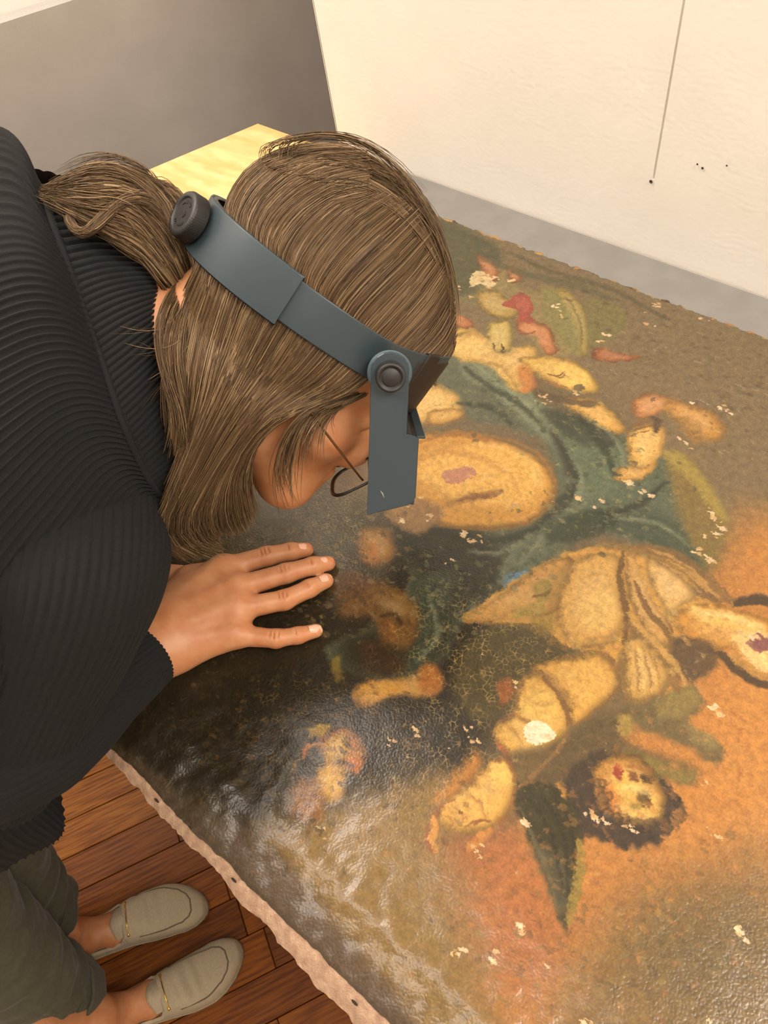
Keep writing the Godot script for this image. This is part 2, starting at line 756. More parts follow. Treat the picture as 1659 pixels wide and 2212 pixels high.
func paint_picture() -> void:
	picture = Image.create_empty(PW, PH, false, Image.FORMAT_RGBA8)
	picture.fill(Color("6a5a40"))
	# grounds: brown upper field, orange glow on the right, dark lower left, olive lower right
	dab("766448", [-720, 787, -483, 829, -158, 786, -31, 505, -112, 490, -272, 596, -482, 607], 40)
	dab("706a48", [-653, 759, -562, 760, -488, 710, -488, 645, -559, 669], 20)
	dab("2b2417", [-641, 173, -445, 291, -280, 331, -177, 250, -135, 160, -158, 96, -189, 44, -251, -10, -419, -46, -566, 44], 36)
	dab("5e523a", [-622, 187, -463, 310, -381, 297, -392, 232, -502, 139, -575, 140], 34)
	dab("4a4026", [-423, 290, -356, 314, -320, 248, -353, 204, -408, 234], 26, .7)
	dab("b4783a", [-69, 465, -26, 536, 170, 125, -16, -29, -102, 13, -97, 87, -61, 157, -50, 245, -60, 336, -55, 399], 38)
	dab("c0813c", [-1, 346, 25, 421, 114, 232, 65, 193, 19, 238], 60, .7)
	dab("a4643a", [-135, 67, -95, 131, -31, 117, 9, 67, -24, 16, -102, 1], 40, .75)
	dab("7c5f33", [19, 131, 53, 188, 109, 245, 163, 120, 30, 9, 12, 76], 50)
	dab("6a5630", [42, 133, 75, 189, 130, 180, 126, 113, 71, 94], 40, .8)
	dab("86693a", [-254, -7, -209, 42, -169, 83, -92, 68, -47, 37, 4, -12, -58, -64, -147, -44], 40)
	dab("8a6c3c", [-213, 34, -185, 96, -156, 134, -120, 112, -137, 56, -172, 24], 26, .8)
	dab("4e4030", [-442, -52, -390, -35, -287, -33, -202, -36, -128, -37, -49, -42, -65, -56, -162, -56, -283, -59, -416, -55], 14)
	dab("5b4a3c", [-277, -31, -251, -10, -167, -17, -60, -29, -60, -51, -138, -49], 18, .8)
	# green-grey cloak
	dab("595c48", [-472, 543, -413, 571, -344, 550, -297, 545, -238, 558, -165, 550, -116, 508, -70, 458, -79, 426, -123, 434, -176, 425, -191, 387, -203, 345, -217, 308, -229, 261, -220, 218, -234, 178, -284, 153, -323, 155, -301, 202, -300, 262, -344, 308, -318, 348, -245, 391, -240, 446, -283, 495, -338, 492, -392, 475, -433, 492], 8)
	dab("2c2b1c", [-356, 314, -318, 348, -274, 356, -235, 342, -220, 312, -232, 265, -223, 222, -243, 175, -294, 152, -314, 174, -289, 224, -293, 267, -337, 284], 22)
	dab("3e4434", [-296, 272, -268, 298, -247, 254, -231, 210, -244, 183, -263, 230], 16, .8)
	dab("6e745a", [-450, 552, -411, 567, -340, 553, -295, 533, -295, 513, -346, 522, -390, 529, -419, 529], 8, .95)
	dab("787e62", [-383, 534, -353, 544, -298, 519, -251, 493, -279, 498, -341, 516], 10, .8)
	dab("5d6a50", [-286, 518, -220, 538, -175, 490, -187, 453, -228, 454], 22, .8)
	dab("34382a", [-318, 540, -250, 559, -219, 546, -229, 523, -286, 518], 12, .7)
	line("39382a", 16, [-290, 516, -244, 481, -218, 439, -230, 387, -268, 347], 9, .8)
	line("626a54", 20, [-240, 469, -211, 451, -215, 398, -230, 359, -223, 317], 7, .9)
	dab("565f4a", [-190, 487, -161, 553, -128, 522, -134, 482, -169, 451, -204, 434], 12, .9)
	dab("444d3c", [-197, 432, -148, 479, -104, 475, -68, 453, -75, 428, -118, 444, -161, 435], 8, .9)
	line("30362a", 9, [-188, 445, -159, 479, -150, 522], 6, .8)
	dab("5c6450", [-232, 372, -219, 423, -201, 421, -203, 371, -211, 332, -216, 315], 7, .95)
	dab("587a94", [-217, 314, -222, 331, -213, 343, -203, 345, -207, 327], 6)
	# wing at the upper right
	dab("7a6638", [-168, 556, -138, 561, -87, 521, -71, 504, -62, 451, -86, 460, -128, 501], 14)
	dab("96813f", [-173, 556, -150, 564, -105, 538, -81, 519, -81, 508, -130, 536, -156, 544], 10)
	# the lit body in the middle
	form("c8913f", [-426, 410, -391, 445, -342, 469, -301, 475, -267, 470, -244, 451, -235, 420, -244, 390, -277, 360, -322, 337, -371, 342, -417, 365], 4)
	dab("dba850", [-383, 409, -347, 449, -294, 464, -257, 450, -253, 411, -291, 389, -340, 378, -382, 381], 18, .9)
	line("a06c34", 9, [-412, 410, -382, 451, -333, 466, -293, 473], 4, .8)
	line("b88238", 8, [-408, 396, -384, 437, -341, 449], 5, .7)
	line("9a7038", 11, [-329, 363, -309, 388, -289, 412], 5, .8)
	line("8a5c30", 6, [-317, 390, -298, 399, -287, 414], 3, .8)
	dab("a98148", [-404, 374, -358, 350, -326, 342, -331, 317, -372, 318, -414, 344], 12)
	dab("8a6844", [-396, 340, -349, 356, -321, 353, -331, 317, -368, 313], 10, .8)
	form("9c6d2f", [-384, 284, -364, 301, -339, 290, -332, 270, -347, 256, -368, 262], 11)
	dab("ab6a2c", [-372, 274, -355, 278, -344, 261, -356, 256], 10, .8)
	dab("b57a60", [-356, 397, -349, 411, -337, 421, -325, 419, -328, 405, -335, 393, -347, 389], 1.2, .95, 5)
	# fringe of gold cloth under the visor, dark band, thigh
	form("d8ab5c", [-482, 480, -453, 499, -417, 503, -396, 485, -416, 451, -439, 427], 10)
	form("c99747", [-427, 461, -402, 484, -388, 481, -399, 457, -416, 446], 5)
	line("7d5f38", 5, [-434, 430, -398, 455, -383, 481], 3, .7)
	form("d6aa56", [-495, 579, -467, 606, -412, 590, -375, 585, -348, 565, -360, 544, -408, 564, -457, 553], 7)
	dab("e0b863", [-480, 573, -454, 599, -412, 590, -425, 568, -460, 556], 9, .8)
	line("c4703a", 6, [-436, 564, -427, 576, -414, 587], 2, .9)
	# upper group of small figures
	dab("4c4a34", [-653, 759, -604, 773, -527, 756, -504, 701, -515, 651, -548, 653], 16, .8)
	dab("8d7a4c", [-527, 722, -499, 726, -461, 704, -415, 710, -362, 681, -326, 644, -360, 614, -421, 644, -493, 664], 16, .7)
	form("a88a4a", [-504, 667, -484, 682, -457, 676, -435, 669, -434, 649, -453, 639, -473, 640, -490, 649], 5)
	form("b89c54", [-454, 624, -446, 639, -434, 642, -417, 627, -406, 606, -404, 594, -413, 587, -424, 587, -433, 585, -439, 598], 4)
	for k in [1052, 1064, 1079]:
		line("4a3820", 2.6, [-437, 597, -424, 583] if k == 1052 else ([-430, 599, -416, 585] if k == 1064 else [-419, 604, -407, 590]), 1, .9)
	form("c89e54", [-480, 572, -469, 599, -447, 600, -429, 586, -404, 588, -398, 613, -378, 621, -365, 608, -346, 616, -361, 585, -346, 565, -347, 549, -362, 551, -388, 565, -417, 566, -450, 551], 6)
	dab("d8b468", [-472, 568, -457, 592, -434, 586, -433, 569, -456, 556], 10, .8)
	form("b47446", [-425, 642, -421, 655, -408, 659, -393, 661, -377, 655, -364, 640, -352, 628, -357, 616, -371, 623, -384, 635, -396, 638, -407, 633, -417, 634], 4)
	line("84492e", 3, [-417, 630, -401, 635, -396, 646], 1.5, .8)
	dab("964a3a", [-462, 665, -456, 677, -457, 690, -452, 697, -441, 697, -432, 692, -421, 678, -417, 667, -409, 661, -410, 649, -420, 651, -422, 644, -430, 657, -437, 664, -450, 662], .8, 1, 4)
	dab("a85c48", [-451, 678, -446, 692, -433, 687, -424, 671, -435, 669], 4, .6)
	dab("7e7646", [-435, 720, -394, 723, -349, 688, -325, 654, -335, 638, -386, 666], 12)
	form("9c8648", [-419, 727, -398, 731, -368, 713, -337, 680, -320, 643, -324, 636, -348, 669, -381, 699], 5)
	line("6c6038", 3, [-398, 720, -361, 691, -332, 650], 2, .7)
	dab("726a3e", [-369, 727, -330, 740, -307, 714, -309, 672, -330, 661], 10, .8)
	form("a86a3e", [-549, 730, -520, 730, -500, 712, -495, 693, -510, 698], 5)
	form("a0663a", [-502, 731, -479, 733, -467, 716, -475, 709], 5)
	form("aa6a3e", [-525, 613, -487, 619, -468, 612, -478, 601, -502, 597], 4)
	form("9c603a", [-317, 657, -287, 665, -262, 674, -275, 657, -307, 639], 4)
	dab("d4bb88", [-532, 694, -523, 706, -497, 699, -493, 683, -509, 685, -514, 671], .8, .9, 6)
	line("54523a", 14, [-538, 727, -472, 731, -394, 744, -340, 745], 8, .6)
	line("4a4632", 10, [-513, 759, -435, 753, -356, 761, -269, 747], 6, .5)
	# sleeping head and arm
	form("caa04c", [-386, 592, -360, 614, -320, 624, -290, 611, -278, 596, -295, 583, -329, 577, -361, 585], 6)
	dab("d9b45c", [-344, 605, -316, 617, -290, 606, -298, 588, -322, 586], 8)
	dab("b8793c", [-379, 582, -361, 585, -344, 559, -350, 548], 7)
	line("7a5a34", 3, [-338, 590, -326, 593, -324, 603], 1.5, .8)
	dab("5a4c38", [-304, 589, -298, 596, -293, 590, -298, 584], 2, .8)
	line("5c4a30", 8, [-344, 559, -303, 565, -274, 579], 5, .8)
	form("cf9c48", [-304, 562, -276, 583, -248, 577, -221, 561, -232, 549, -265, 553], 6)
	# listening head with hand at the right
	form("b97f4a", [-236, 602, -228, 626, -202, 631, -189, 628, -201, 607, -209, 590, -223, 585], 6)
	form("bf8a44", [-205, 626, -170, 636, -140, 630, -130, 605, -153, 590, -177, 606, -197, 610], 10)
	dab("8f6b3a", [-185, 609, -167, 617, -140, 598, -150, 584, -171, 594], 10, .6)
	form("d2a454", [-218, 559, -205, 584, -190, 577, -196, 586, -187, 588, -177, 570, -170, 539, -179, 521, -194, 523, -210, 544], 4)
	for k in 4:
		line("7c5530", 2.4, [[-220, 563, -212, 580, -203, 591], [-218, 558, -209, 574, -198, 586], [-215, 552, -207, 566, -198, 576], [-219, 572, -213, 587, -206, 596]][k], 1, .9)
	line("54422e", 9, [-208, 594, -198, 592, -192, 576], 4, .9)
	form("c69448", [-197, 494, -200, 513, -177, 523, -170, 539, -169, 517, -182, 501], 3)
	dab("5e4834", [-222, 619, -220, 623, -216, 618, -219, 615], 2, .7)
	# dark heads in the left field
	dab("6b4a24", [-349, 207, -340, 240, -298, 250, -264, 235, -255, 205, -277, 195, -308, 210, -331, 193], 14)
	form("7d5a2a", [-324, 222, -305, 245, -275, 241, -271, 224, -298, 221], 12)
	dab("6e4722", [-295, 213, -286, 217, -276, 208, -278, 200], 6, .8)
	dab("3a2714", [-295, 188, -266, 197, -243, 190, -259, 166, -290, 167], 16, .8)
	dab("5c3c1c", [-368, 220, -359, 240, -332, 239, -333, 218, -346, 203], 12, .8)
	dab("7c6a28", [-307, 148, -303, 158, -286, 140, -295, 139], 6, .8)
	form("b4803a", [-271, 146, -253, 166, -229, 187, -225, 203, -206, 193, -206, 179, -236, 160, -249, 133, -264, 133], 8)
	dab("a0622c", [-232, 194, -227, 206, -210, 202, -203, 185, -218, 179], 10, .9)
	dab("c08a36", [-266, 146, -243, 169, -232, 169, -250, 141], 8, .8)
	form("b0672a", [-266, 87, -254, 106, -233, 107, -220, 95, -218, 81, -239, 75, -258, 77], 9)
	form("c08e34", [-258, 87, -249, 103, -235, 94, -234, 79, -248, 73], 9)
	form("c79238", [-247, 69, -235, 81, -218, 71, -211, 53, -224, 46, -241, 53], 9)
	dab("96602c", [-255, 42, -238, 55, -216, 37, -226, 24, -246, 24], 14, .8)
	dab("a8862e", [-278, 86, -269, 100, -262, 101, -266, 86, -274, 81], 4, .8)
	line("a05c28", 5, [-264, 61, -268, 72, -262, 82], 3, .9)
	dab("b8631f", [-226, 90, -219, 95, -214, 86, -220, 81], 4, .7)
	# the large angel: gold robe, arm, head
	dab("4c4226", [-211, 237, -196, 285, -161, 322, -124, 289, -145, 256, -145, 211, -154, 188, -190, 194], 18)
	dab("c69345", [-229, 261, -222, 298, -210, 339, -189, 384, -163, 413, -123, 434, -76, 440, -39, 423, -32, 380, -40, 351, -36, 309, -43, 288, -73, 292, -104, 304, -139, 296, -164, 302, -198, 280], 5)
	dab("aa7c38", [-207, 335, -190, 367, -170, 328, -177, 305, -199, 282, -213, 285], 9, .7)
	dab("8a7236", [-183, 307, -168, 324, -150, 305, -162, 291], 7, .7)
	form("d7a24f", [-174, 372, -146, 401, -119, 378, -101, 348, -101, 324, -120, 306, -144, 316, -165, 345], 10)
	dab("e0b05a", [-151, 349, -133, 371, -110, 353, -114, 329, -134, 324], 14, .7)
	line("8a6430", 8, [-142, 417, -126, 380, -102, 353, -88, 327], 2.5, .95)
	line("8f6c34", 12, [-103, 352, -71, 340, -47, 329, -26, 316], 4, .9)
	line("a98040", 14, [-132, 414, -111, 384, -78, 370, -54, 352], 5, .9)
	line("7c5a30", 8, [-115, 394, -89, 381, -65, 368, -58, 358], 2.5, .9)
	line("8a6a38", 14, [-169, 412, -122, 432, -81, 431, -48, 422], 6, .9)
	line("b48a48", 6, [-109, 437, -84, 435, -54, 425], 3, .9)
	line("745634", 12, [-109, 427, -75, 419, -39, 423], 4, .9)
	form("cda250", [-93, 335, -79, 345, -45, 335, -38, 313, -45, 292, -60, 286, -80, 309], 5)
	line("b88c44", 3, [-78, 335, -56, 321, -42, 304], 2, .8)
	line("b48840", 3, [-84, 330, -66, 309, -54, 292], 2, .8)
	line("7e6238", 12, [-88, 327, -78, 305, -67, 286], 4, .9)
	form("cd9a47", [-147, 260, -128, 286, -103, 310, -83, 302, -74, 286, -78, 261, -86, 234, -100, 250, -120, 257], 4)
	dab("d8a64f", [-119, 275, -98, 302, -80, 287, -88, 254], 12, .8)
	form("d0a04c", [-147, 240, -141, 259, -114, 256, -93, 242, -87, 217, -90, 189, -93, 171, -96, 157, -111, 173, -138, 183, -141, 198, -136, 209], 4)
	dab("dcb058", [-136, 229, -124, 249, -101, 239, -103, 216, -124, 210], 14, .8)
	line("8c6233", 7, [-141, 259, -125, 257, -104, 247, -90, 231], 2, .95)
	line("8a5f33", 5, [-137, 211, -121, 213, -113, 208], 2.5, .7)
	line("a4603a", 5, [-134, 181, -119, 177, -99, 162], 2, .8)
	dab("ead0a2", [-121, 206, -115, 219, -102, 221, -94, 217, -101, 201, -111, 199], 1.2, 1, 2)
	form("c0873a", [-70, 382, -49, 415, -21, 424, 12, 429, 33, 393, 17, 381, -8, 386, -24, 374, -48, 368], 6)
	dab("d8ae5a", [-64, 398, -35, 414, 2, 422, 3, 411, -35, 395], 9)
	dab("dab874", [-14, 399, 9, 416, 29, 401, 22, 379, -2, 384], 6)
	dab("8a5348", [-2, 401, 6, 414, 19, 405, 11, 394, 3, 394], 3, .7, 5)
	line("4f3c26", 12, [-20, 374, 6, 367, 39, 370], 3)
	line("a97c3c", 9, [-10, 378, 11, 374, 39, 378], 3)
	line("4a3a28", 12, [-31, 425, -13, 445, 13, 448], 4)
	dab("5c4830", [-59, 360, -38, 375, -20, 371, -18, 344, -32, 328, -48, 339], 9)
	dab("6a5a38", [-62, 273, -39, 307, -21, 331, -6, 320, -8, 298, 18, 297, 30, 286, 24, 276, -1, 277, -32, 269], 7)
	dab("8a7640", [-36, 309, -21, 331, -10, 323, -16, 297, -34, 289], 9, .8)
	dab("8c7a48", [-11, 295, 13, 298, 22, 290, 3, 285], 6, .7)
	dab("5a4a30", [-122, 170, -92, 213, -74, 253, -57, 272, -49, 251, -24, 254, 14, 264, 16, 251, -4, 240, -49, 220, -64, 184, -76, 146, -94, 151], 12, .85)
	dab("9a7f3e", [-59, 264, -52, 272, -43, 261, -49, 251], 5)
	dab("7c6a36", [-40, 243, -11, 254, 13, 261, 16, 251, -4, 240, -25, 239], 8)
	# head with dark curls
	dab("42362a", [-68, 206, -55, 229, -27, 243, 1, 239, 19, 229, 23, 209, 14, 185, -3, 170, -21, 165, -41, 154, -62, 166, -69, 185], 5, 1, 6)
	form("bf8a40", [-53, 218, -44, 234, -27, 243, -9, 239, 6, 228, 12, 212, 5, 198, -13, 188, -32, 190, -46, 203], 5)
	dab("d3aa54", [-37, 214, -24, 230, 1, 224, 9, 212, -2, 199, -22, 197], 10)
	dab("c07838", [-44, 204, -32, 209, -14, 194, -29, 189], 12, .8)
	dab("a4522f", [-40, 225, -37, 230, -30, 222, -32, 217], 3)
	dab("6a4426", [-27, 228, -24, 232, -19, 226, -23, 222], 3, .9)
	dab("5e4a28", [-14, 217, -9, 223, -3, 217, -6, 210], 4, .85)
	dab("46361f", [-18, 231, -14, 237, -9, 233, -13, 227], 4, .9)
	dab("6e5a30", [-15, 207, -7, 211, -5, 204, -10, 201], 5, .6)
	# dark wing
	dab("3c3620", [-100, 156, -79, 178, -52, 179, -33, 160, -22, 137, -10, 108, -5, 91, -28, 106, -59, 126, -84, 140], 5)
	dab("565038", [-59, 126, -34, 137, -12, 111, -7, 93, -31, 108], 12, .7)
	line("8d7634", 8, [-33, 156, -19, 135, -10, 108, -6, 95], 3, .95)
	dab("b8803a", [-71, 184, -62, 183, -56, 175, -64, 177], 3, .8)
	# hand and forearm at the end of the arm
	form("cf9d4a", [-126, 162, -117, 174, -102, 165, -91, 143, -94, 117, -108, 102, -125, 93, -136, 94, -139, 111, -130, 133], 4)
	dab("dab25a", [-125, 160, -114, 170, -102, 160, -109, 149], 7)
	dab("d8a650", [-129, 124, -103, 144, -99, 123, -117, 109], 9, .8)
	line("8e5a30", 3.5, [-133, 87, -139, 104, -132, 119], 1.5)
	line("c88c44", 7, [-140, 96, -132, 88, -128, 77, -119, 75], 2)
	line("9a5a34", 3, [-139, 90, -132, 76, -121, 72], 1.5, .9)
	line("8c5c30", 3, [-112, 105, -105, 118, -97, 122], 1.5)
	line("b87a3e", 8, [-94, 117, -98, 102, -101, 90], 2.5)
	dab("b8762e", [-148, 109, -145, 147, -143, 164, -130, 153, -132, 136, -139, 111], 10, .8)
	dab("a85a2e", [-164, 224, -158, 238, -146, 227, -149, 213], 7, .7)
	details()


func details() -> void:
	# sleeping head
	dab("5a4a34", [-343, 558, -321, 564, -294, 571, -270, 583, -269, 572, -299, 559, -332, 550], 5, .85)
	line("7a4c2c", 2.4, [-344, 590, -333, 591, -328, 600, -327, 606], 1, .85)
	line("8a5a34", 3, [-343, 578, -325, 580, -308, 584], 2.5, .7)
	line("a4623a", 6, [-356, 578, -345, 567, -345, 553], 4, .6)
	# cloak folds
	for q in [[-437, 546, -395, 535, -345, 531, -295, 513], [-408, 491, -368, 507, -329, 498], [-275, 551, -232, 529, -197, 498], [-270, 504, -240, 484, -222, 451], [-230, 387, -230, 431, -224, 457], [-287, 340, -252, 358, -234, 392]]:
		line("2e3426", 9, q, 5, .65)
	for q in [[-430, 555, -376, 543, -327, 534, -282, 517], [-266, 556, -223, 543, -195, 515], [-259, 500, -227, 477, -212, 446], [-220, 346, -219, 387, -214, 427], [-169, 451, -132, 469, -92, 462], [-273, 329, -244, 346, -232, 372], [-268, 259, -240, 234, -239, 199]]:
		line("848a6e", 6, q, 5, .5)
	dab("26301f", [-225, 405, -191, 450, -166, 445, -183, 409, -209, 388], 9, .6)
	# the lit body: drawing
	line("8f6630", 5, [-423, 415, -392, 447, -343, 471, -304, 480, -269, 473, -244, 451, -234, 422, -244, 389, -276, 359, -320, 335], 4, .7)
	line("a87434", 10, [-390, 392, -374, 423, -333, 438, -300, 436], 9, .5)
	line("e0b765", 12, [-362, 443, -325, 464, -282, 464, -256, 443], 9, .5)
	line("7c5430", 5, [-321, 374, -309, 388, -293, 401, -288, 415], 2.5, .75)
	# hand at the listening ear
	line("a87640", 3, [-194, 523, -180, 523, -173, 534], 2, .8)
	line("e2bd70", 7, [-204, 552, -190, 545, -183, 531], 5, .6)
	line("b88446", 4, [-192, 584, -183, 574, -179, 561], 2, .8)
	# angel's robe
	form("bd8b44", [-230, 262, -219, 295, -206, 342, -196, 369, -180, 383, -168, 356, -161, 322, -177, 305, -196, 294, -205, 275], 5)
	dab("8d7a3c", [-196, 335, -186, 351, -172, 333, -181, 321], 5, .75)
	dab("9c8440", [-195, 299, -182, 321, -169, 322, -173, 308, -186, 295], 5, .8)
	line("6c5228", 4, [-188, 322, -180, 331, -178, 341], 2, .8)
	form("cf9f52", [-177, 379, -172, 393, -156, 409, -141, 408, -127, 388, -116, 373, -102, 352, -100, 335, -103, 319, -116, 307, -130, 301, -143, 305, -161, 323, -171, 348], 6)
	dab("ddb264", [-149, 350, -139, 371, -119, 365, -108, 341, -120, 323, -139, 329], 11, .8)
	line("9a7840", 12, [-180, 377, -175, 350, -166, 322], 6, .7)
	line("b88a46", 4, [-161, 364, -152, 380, -136, 388], 4, .6)
	line("a87a3c", 4, [-123, 313, -111, 324, -102, 334], 3, .6)
	form("c39450", [-142, 422, -129, 420, -107, 398, -91, 386, -70, 373, -59, 363, -59, 349, -76, 352, -96, 363, -116, 380], 4)
	form("d2a660", [-120, 424, -99, 428, -76, 424, -61, 413, -67, 395, -71, 379, -85, 390, -103, 402], 5)
	line("6f522a", 6, [-143, 420, -131, 391, -113, 370, -100, 351, -91, 329], 2, .95)
	line("77572e", 7, [-117, 396, -94, 377, -72, 367, -55, 356], 2.5, .9)
	line("86653a", 12, [-101, 352, -77, 341, -53, 334, -27, 317], 3.5, .9)
	line("b88f4c", 7, [-106, 361, -76, 350, -51, 343, -26, 327], 2.5, .85)
	line("7b5c34", 16, [-135, 434, -103, 443, -70, 439, -30, 428], 4, .85)
	for q in [[-124, 436, -92, 441, -58, 433], [-104, 437, -73, 434, -44, 425], [-110, 430, -85, 428, -61, 420]]:
		line("b4894c", 3.4, q, 1.6, .8)
	form("c79a50", [-91, 334, -80, 345, -48, 334, -38, 313, -46, 295, -57, 284, -70, 295], 4)
	for q in [[-81, 332, -67, 314, -57, 293], [-77, 338, -60, 320, -47, 301], [-71, 338, -53, 324, -43, 309]]:
		line("9a733a", 2.6, q, 1.5, .75)
	line("dcb468", 3, [-79, 335, -63, 317, -52, 297], 1.6, .7)
	# upper arm and forearm sleeve
	line("7e5a30", 6, [-142, 260, -126, 258, -109, 251, -94, 239, -90, 230], 2, .95)
	line("a88044", 6, [-137, 263, -117, 258, -100, 250], 3, .7)
	line("6f5730", 5, [-204, 273, -178, 291, -149, 295, -131, 293], 4, .7)
	line("7d5b32", 4, [-147, 260, -128, 287, -103, 311, -83, 303, -73, 284, -78, 260, -86, 233], 3, .7)
	line("84603a", 4, [-138, 182, -142, 199, -136, 212, -146, 242, -142, 260], 3, .75)
	line("8a653c", 4, [-91, 236, -86, 216, -89, 189, -92, 169, -95, 157], 3, .75)
	line("a87c40", 3.5, [-140, 198, -126, 198, -111, 193], 2.5, .7)
	line("b68d4c", 3, [-139, 232, -124, 232, -111, 240], 2.5, .6)
	dab("f0dcb8", [-121, 206, -115, 219, -102, 221, -94, 217, -101, 201, -111, 199], 1.2, .95, 2)
	# right arm and lyre
	line("8f6a3a", 5, [-48, 358, -31, 378, -17, 377], 4, .7)
	line("e6c480", 9, [-55, 398, -29, 411, 4, 419], 7, .6)
	line("5a452c", 14, [-56, 357, -39, 368, -20, 365, -22, 343], 6, .7)
	dab("7a4a4a", [-3, 397, 2, 409, 12, 412, 18, 404, 11, 393, 3, 391], 1.5, .75, 6)
	# curly head: features
	line("b58040", 6, [-48, 218, -42, 201, -27, 189], 6, .7)
	line("8a5a2e", 4, [-33, 232, -21, 237, -8, 232], 3, .6)
	line("5a4124", 4, [-9, 218, -3, 217, -2, 211, -6, 209], 1.6, .8)
	line("5a4124", 3.4, [-18, 233, -13, 233, -10, 230], 1.6, .8)
	line("8f5a30", 3, [-30, 228, -22, 228, -19, 223], 1.5, .8)
	dab("93402c", [-41, 226, -39, 229, -33, 225, -31, 219, -35, 218], 1.6, .9)
	line("e6c478", 6, [-26, 214, -16, 219, -4, 224], 5, .6)
	line("dfb86a", 8, [-23, 198, -6, 199, 5, 209], 6, .5)
	for k in 46:
		var a := k / 46.0 * 3.2 - .4
		var u: float = 0.0
		var c := [-14, 217]
		var r := rng.randf_range(25, 37)
		var p := Vector2(c[0], c[1]) + Vector2(cos(a) * r, -sin(a) * r * .95)
		line(["2c241a", "5c4c38", "483a28"][k % 3], 3.0, [p.x - 4, p.y, p.x, p.y + 4, p.x + 4, p.y + 1, p.x + 2, p.y - 3], 2.2, .4)
	# forearm and fingers at the lower left of the angel
	line("8a5c30", 4, [-126, 162, -122, 170, -113, 172, -100, 161, -91, 141, -94, 118], 3, .75)
	line("9a6a38", 3, [-127, 129, -113, 129, -103, 122], 3, .6)
	line("a8743c", 3, [-132, 112, -120, 112, -114, 104], 2, .7)
	line("a8743c", 3, [-132, 102, -123, 102, -120, 95], 2, .7)
	# dark wing feathers
	for q in [[-85, 158, -53, 145, -23, 115], [-76, 167, -45, 151, -16, 112], [-66, 173, -39, 156, -21, 125]]:
		line("2c2716", 4, q, 3, .6)
	line("6a6040", 4, [-87, 147, -52, 127, -14, 97], 3, .6)
	# dark left field: faces half lost in shade
	line("8a6430", 8, [-322, 220, -308, 240, -282, 242, -268, 230], 5, .6)
	line("3a2816", 6, [-300, 216, -289, 225, -275, 221], 3, .7)
	line("8c5c2c", 6, [-288, 215, -277, 210, -272, 201], 3, .6)
	line("4a321a", 5, [-352, 221, -333, 222, -319, 216], 4, .6)
	line("7a4a20", 5, [-236, 104, -222, 99, -216, 88], 4, .6)
	line("4a2c14", 5, [-238, 80, -230, 84, -221, 84], 3, .7)
	line("d2a04a", 8, [-240, 69, -227, 64, -222, 55], 5, .6)


# specks and scuffs of other colours strewn over a field given by its outline's middle line
func strew(hexes: Array, mm: Array, spread: float, count: int, alpha := .4) -> void:
	var n := mm.size() / 2
	for k in count:
		var i := rng.randi() % n
		var l := mini(i + 1, n - 1)
		var f := rng.randf()
		var x := lerpf(mm[i * 2], mm[l * 2], f) + rng.randfn() * spread
		var y := lerpf(mm[i * 2 + 1], mm[l * 2 + 1], f) + rng.randfn() * spread
		var r := rng.randf_range(.6, 3.0)
		var p := []
		for w in 6:
			var g := r * rng.randf_range(.3, 1.5)
			p.append_array([x + cos(TAU * w / 6) * g * 1.4, y + sin(TAU * w / 6) * g])
		dab(hexes[rng.randi() % hexes.size()], p, .8, alpha, .8)


# short strokes that follow a flow field and pick up the colour they lie on
func brushwork() -> void:
	var flow := noise(61, .012, FastNoiseLite.TYPE_SIMPLEX_SMOOTH, 1)
	for k in 5200:
		var x := rng.randf() * PW
		var y := rng.randf() * PH
		var c := picture.get_pixel(clampi(int(x), 0, PW - 1), clampi(int(y), 0, PH - 1))
		var l := rng.randf_range(-.09, .085)
		c = c.lightened(l) if l > 0 else c.darkened(-l)
		c.h = fposmod(c.h + rng.randf_range(-.018, .018), 1.0)
		c.s = clampf(c.s * rng.randf_range(.8, 1.15), 0, 1)
		var w := flow.get_noise_2d(x, y) * 5.0
		var d := Vector3(cos(w), sin(w), 0)
		var n := Vector3(-d.y, d.x, 0)
		var len := rng.randf_range(3, 11)
		var wd := rng.randf_range(1.0, 3.0)
		var o := Vector3(x, y, 0)
		var q := PackedVector3Array([o - d * len, o - d * len * .4 + n * wd, o + d * len * .5 + n * wd * 1.1, o + d * len, o + d * len * .4 - n * wd, o - d * len * .5 - n * wd * .8])
		fill(q, c.to_html(false), .9, .5)


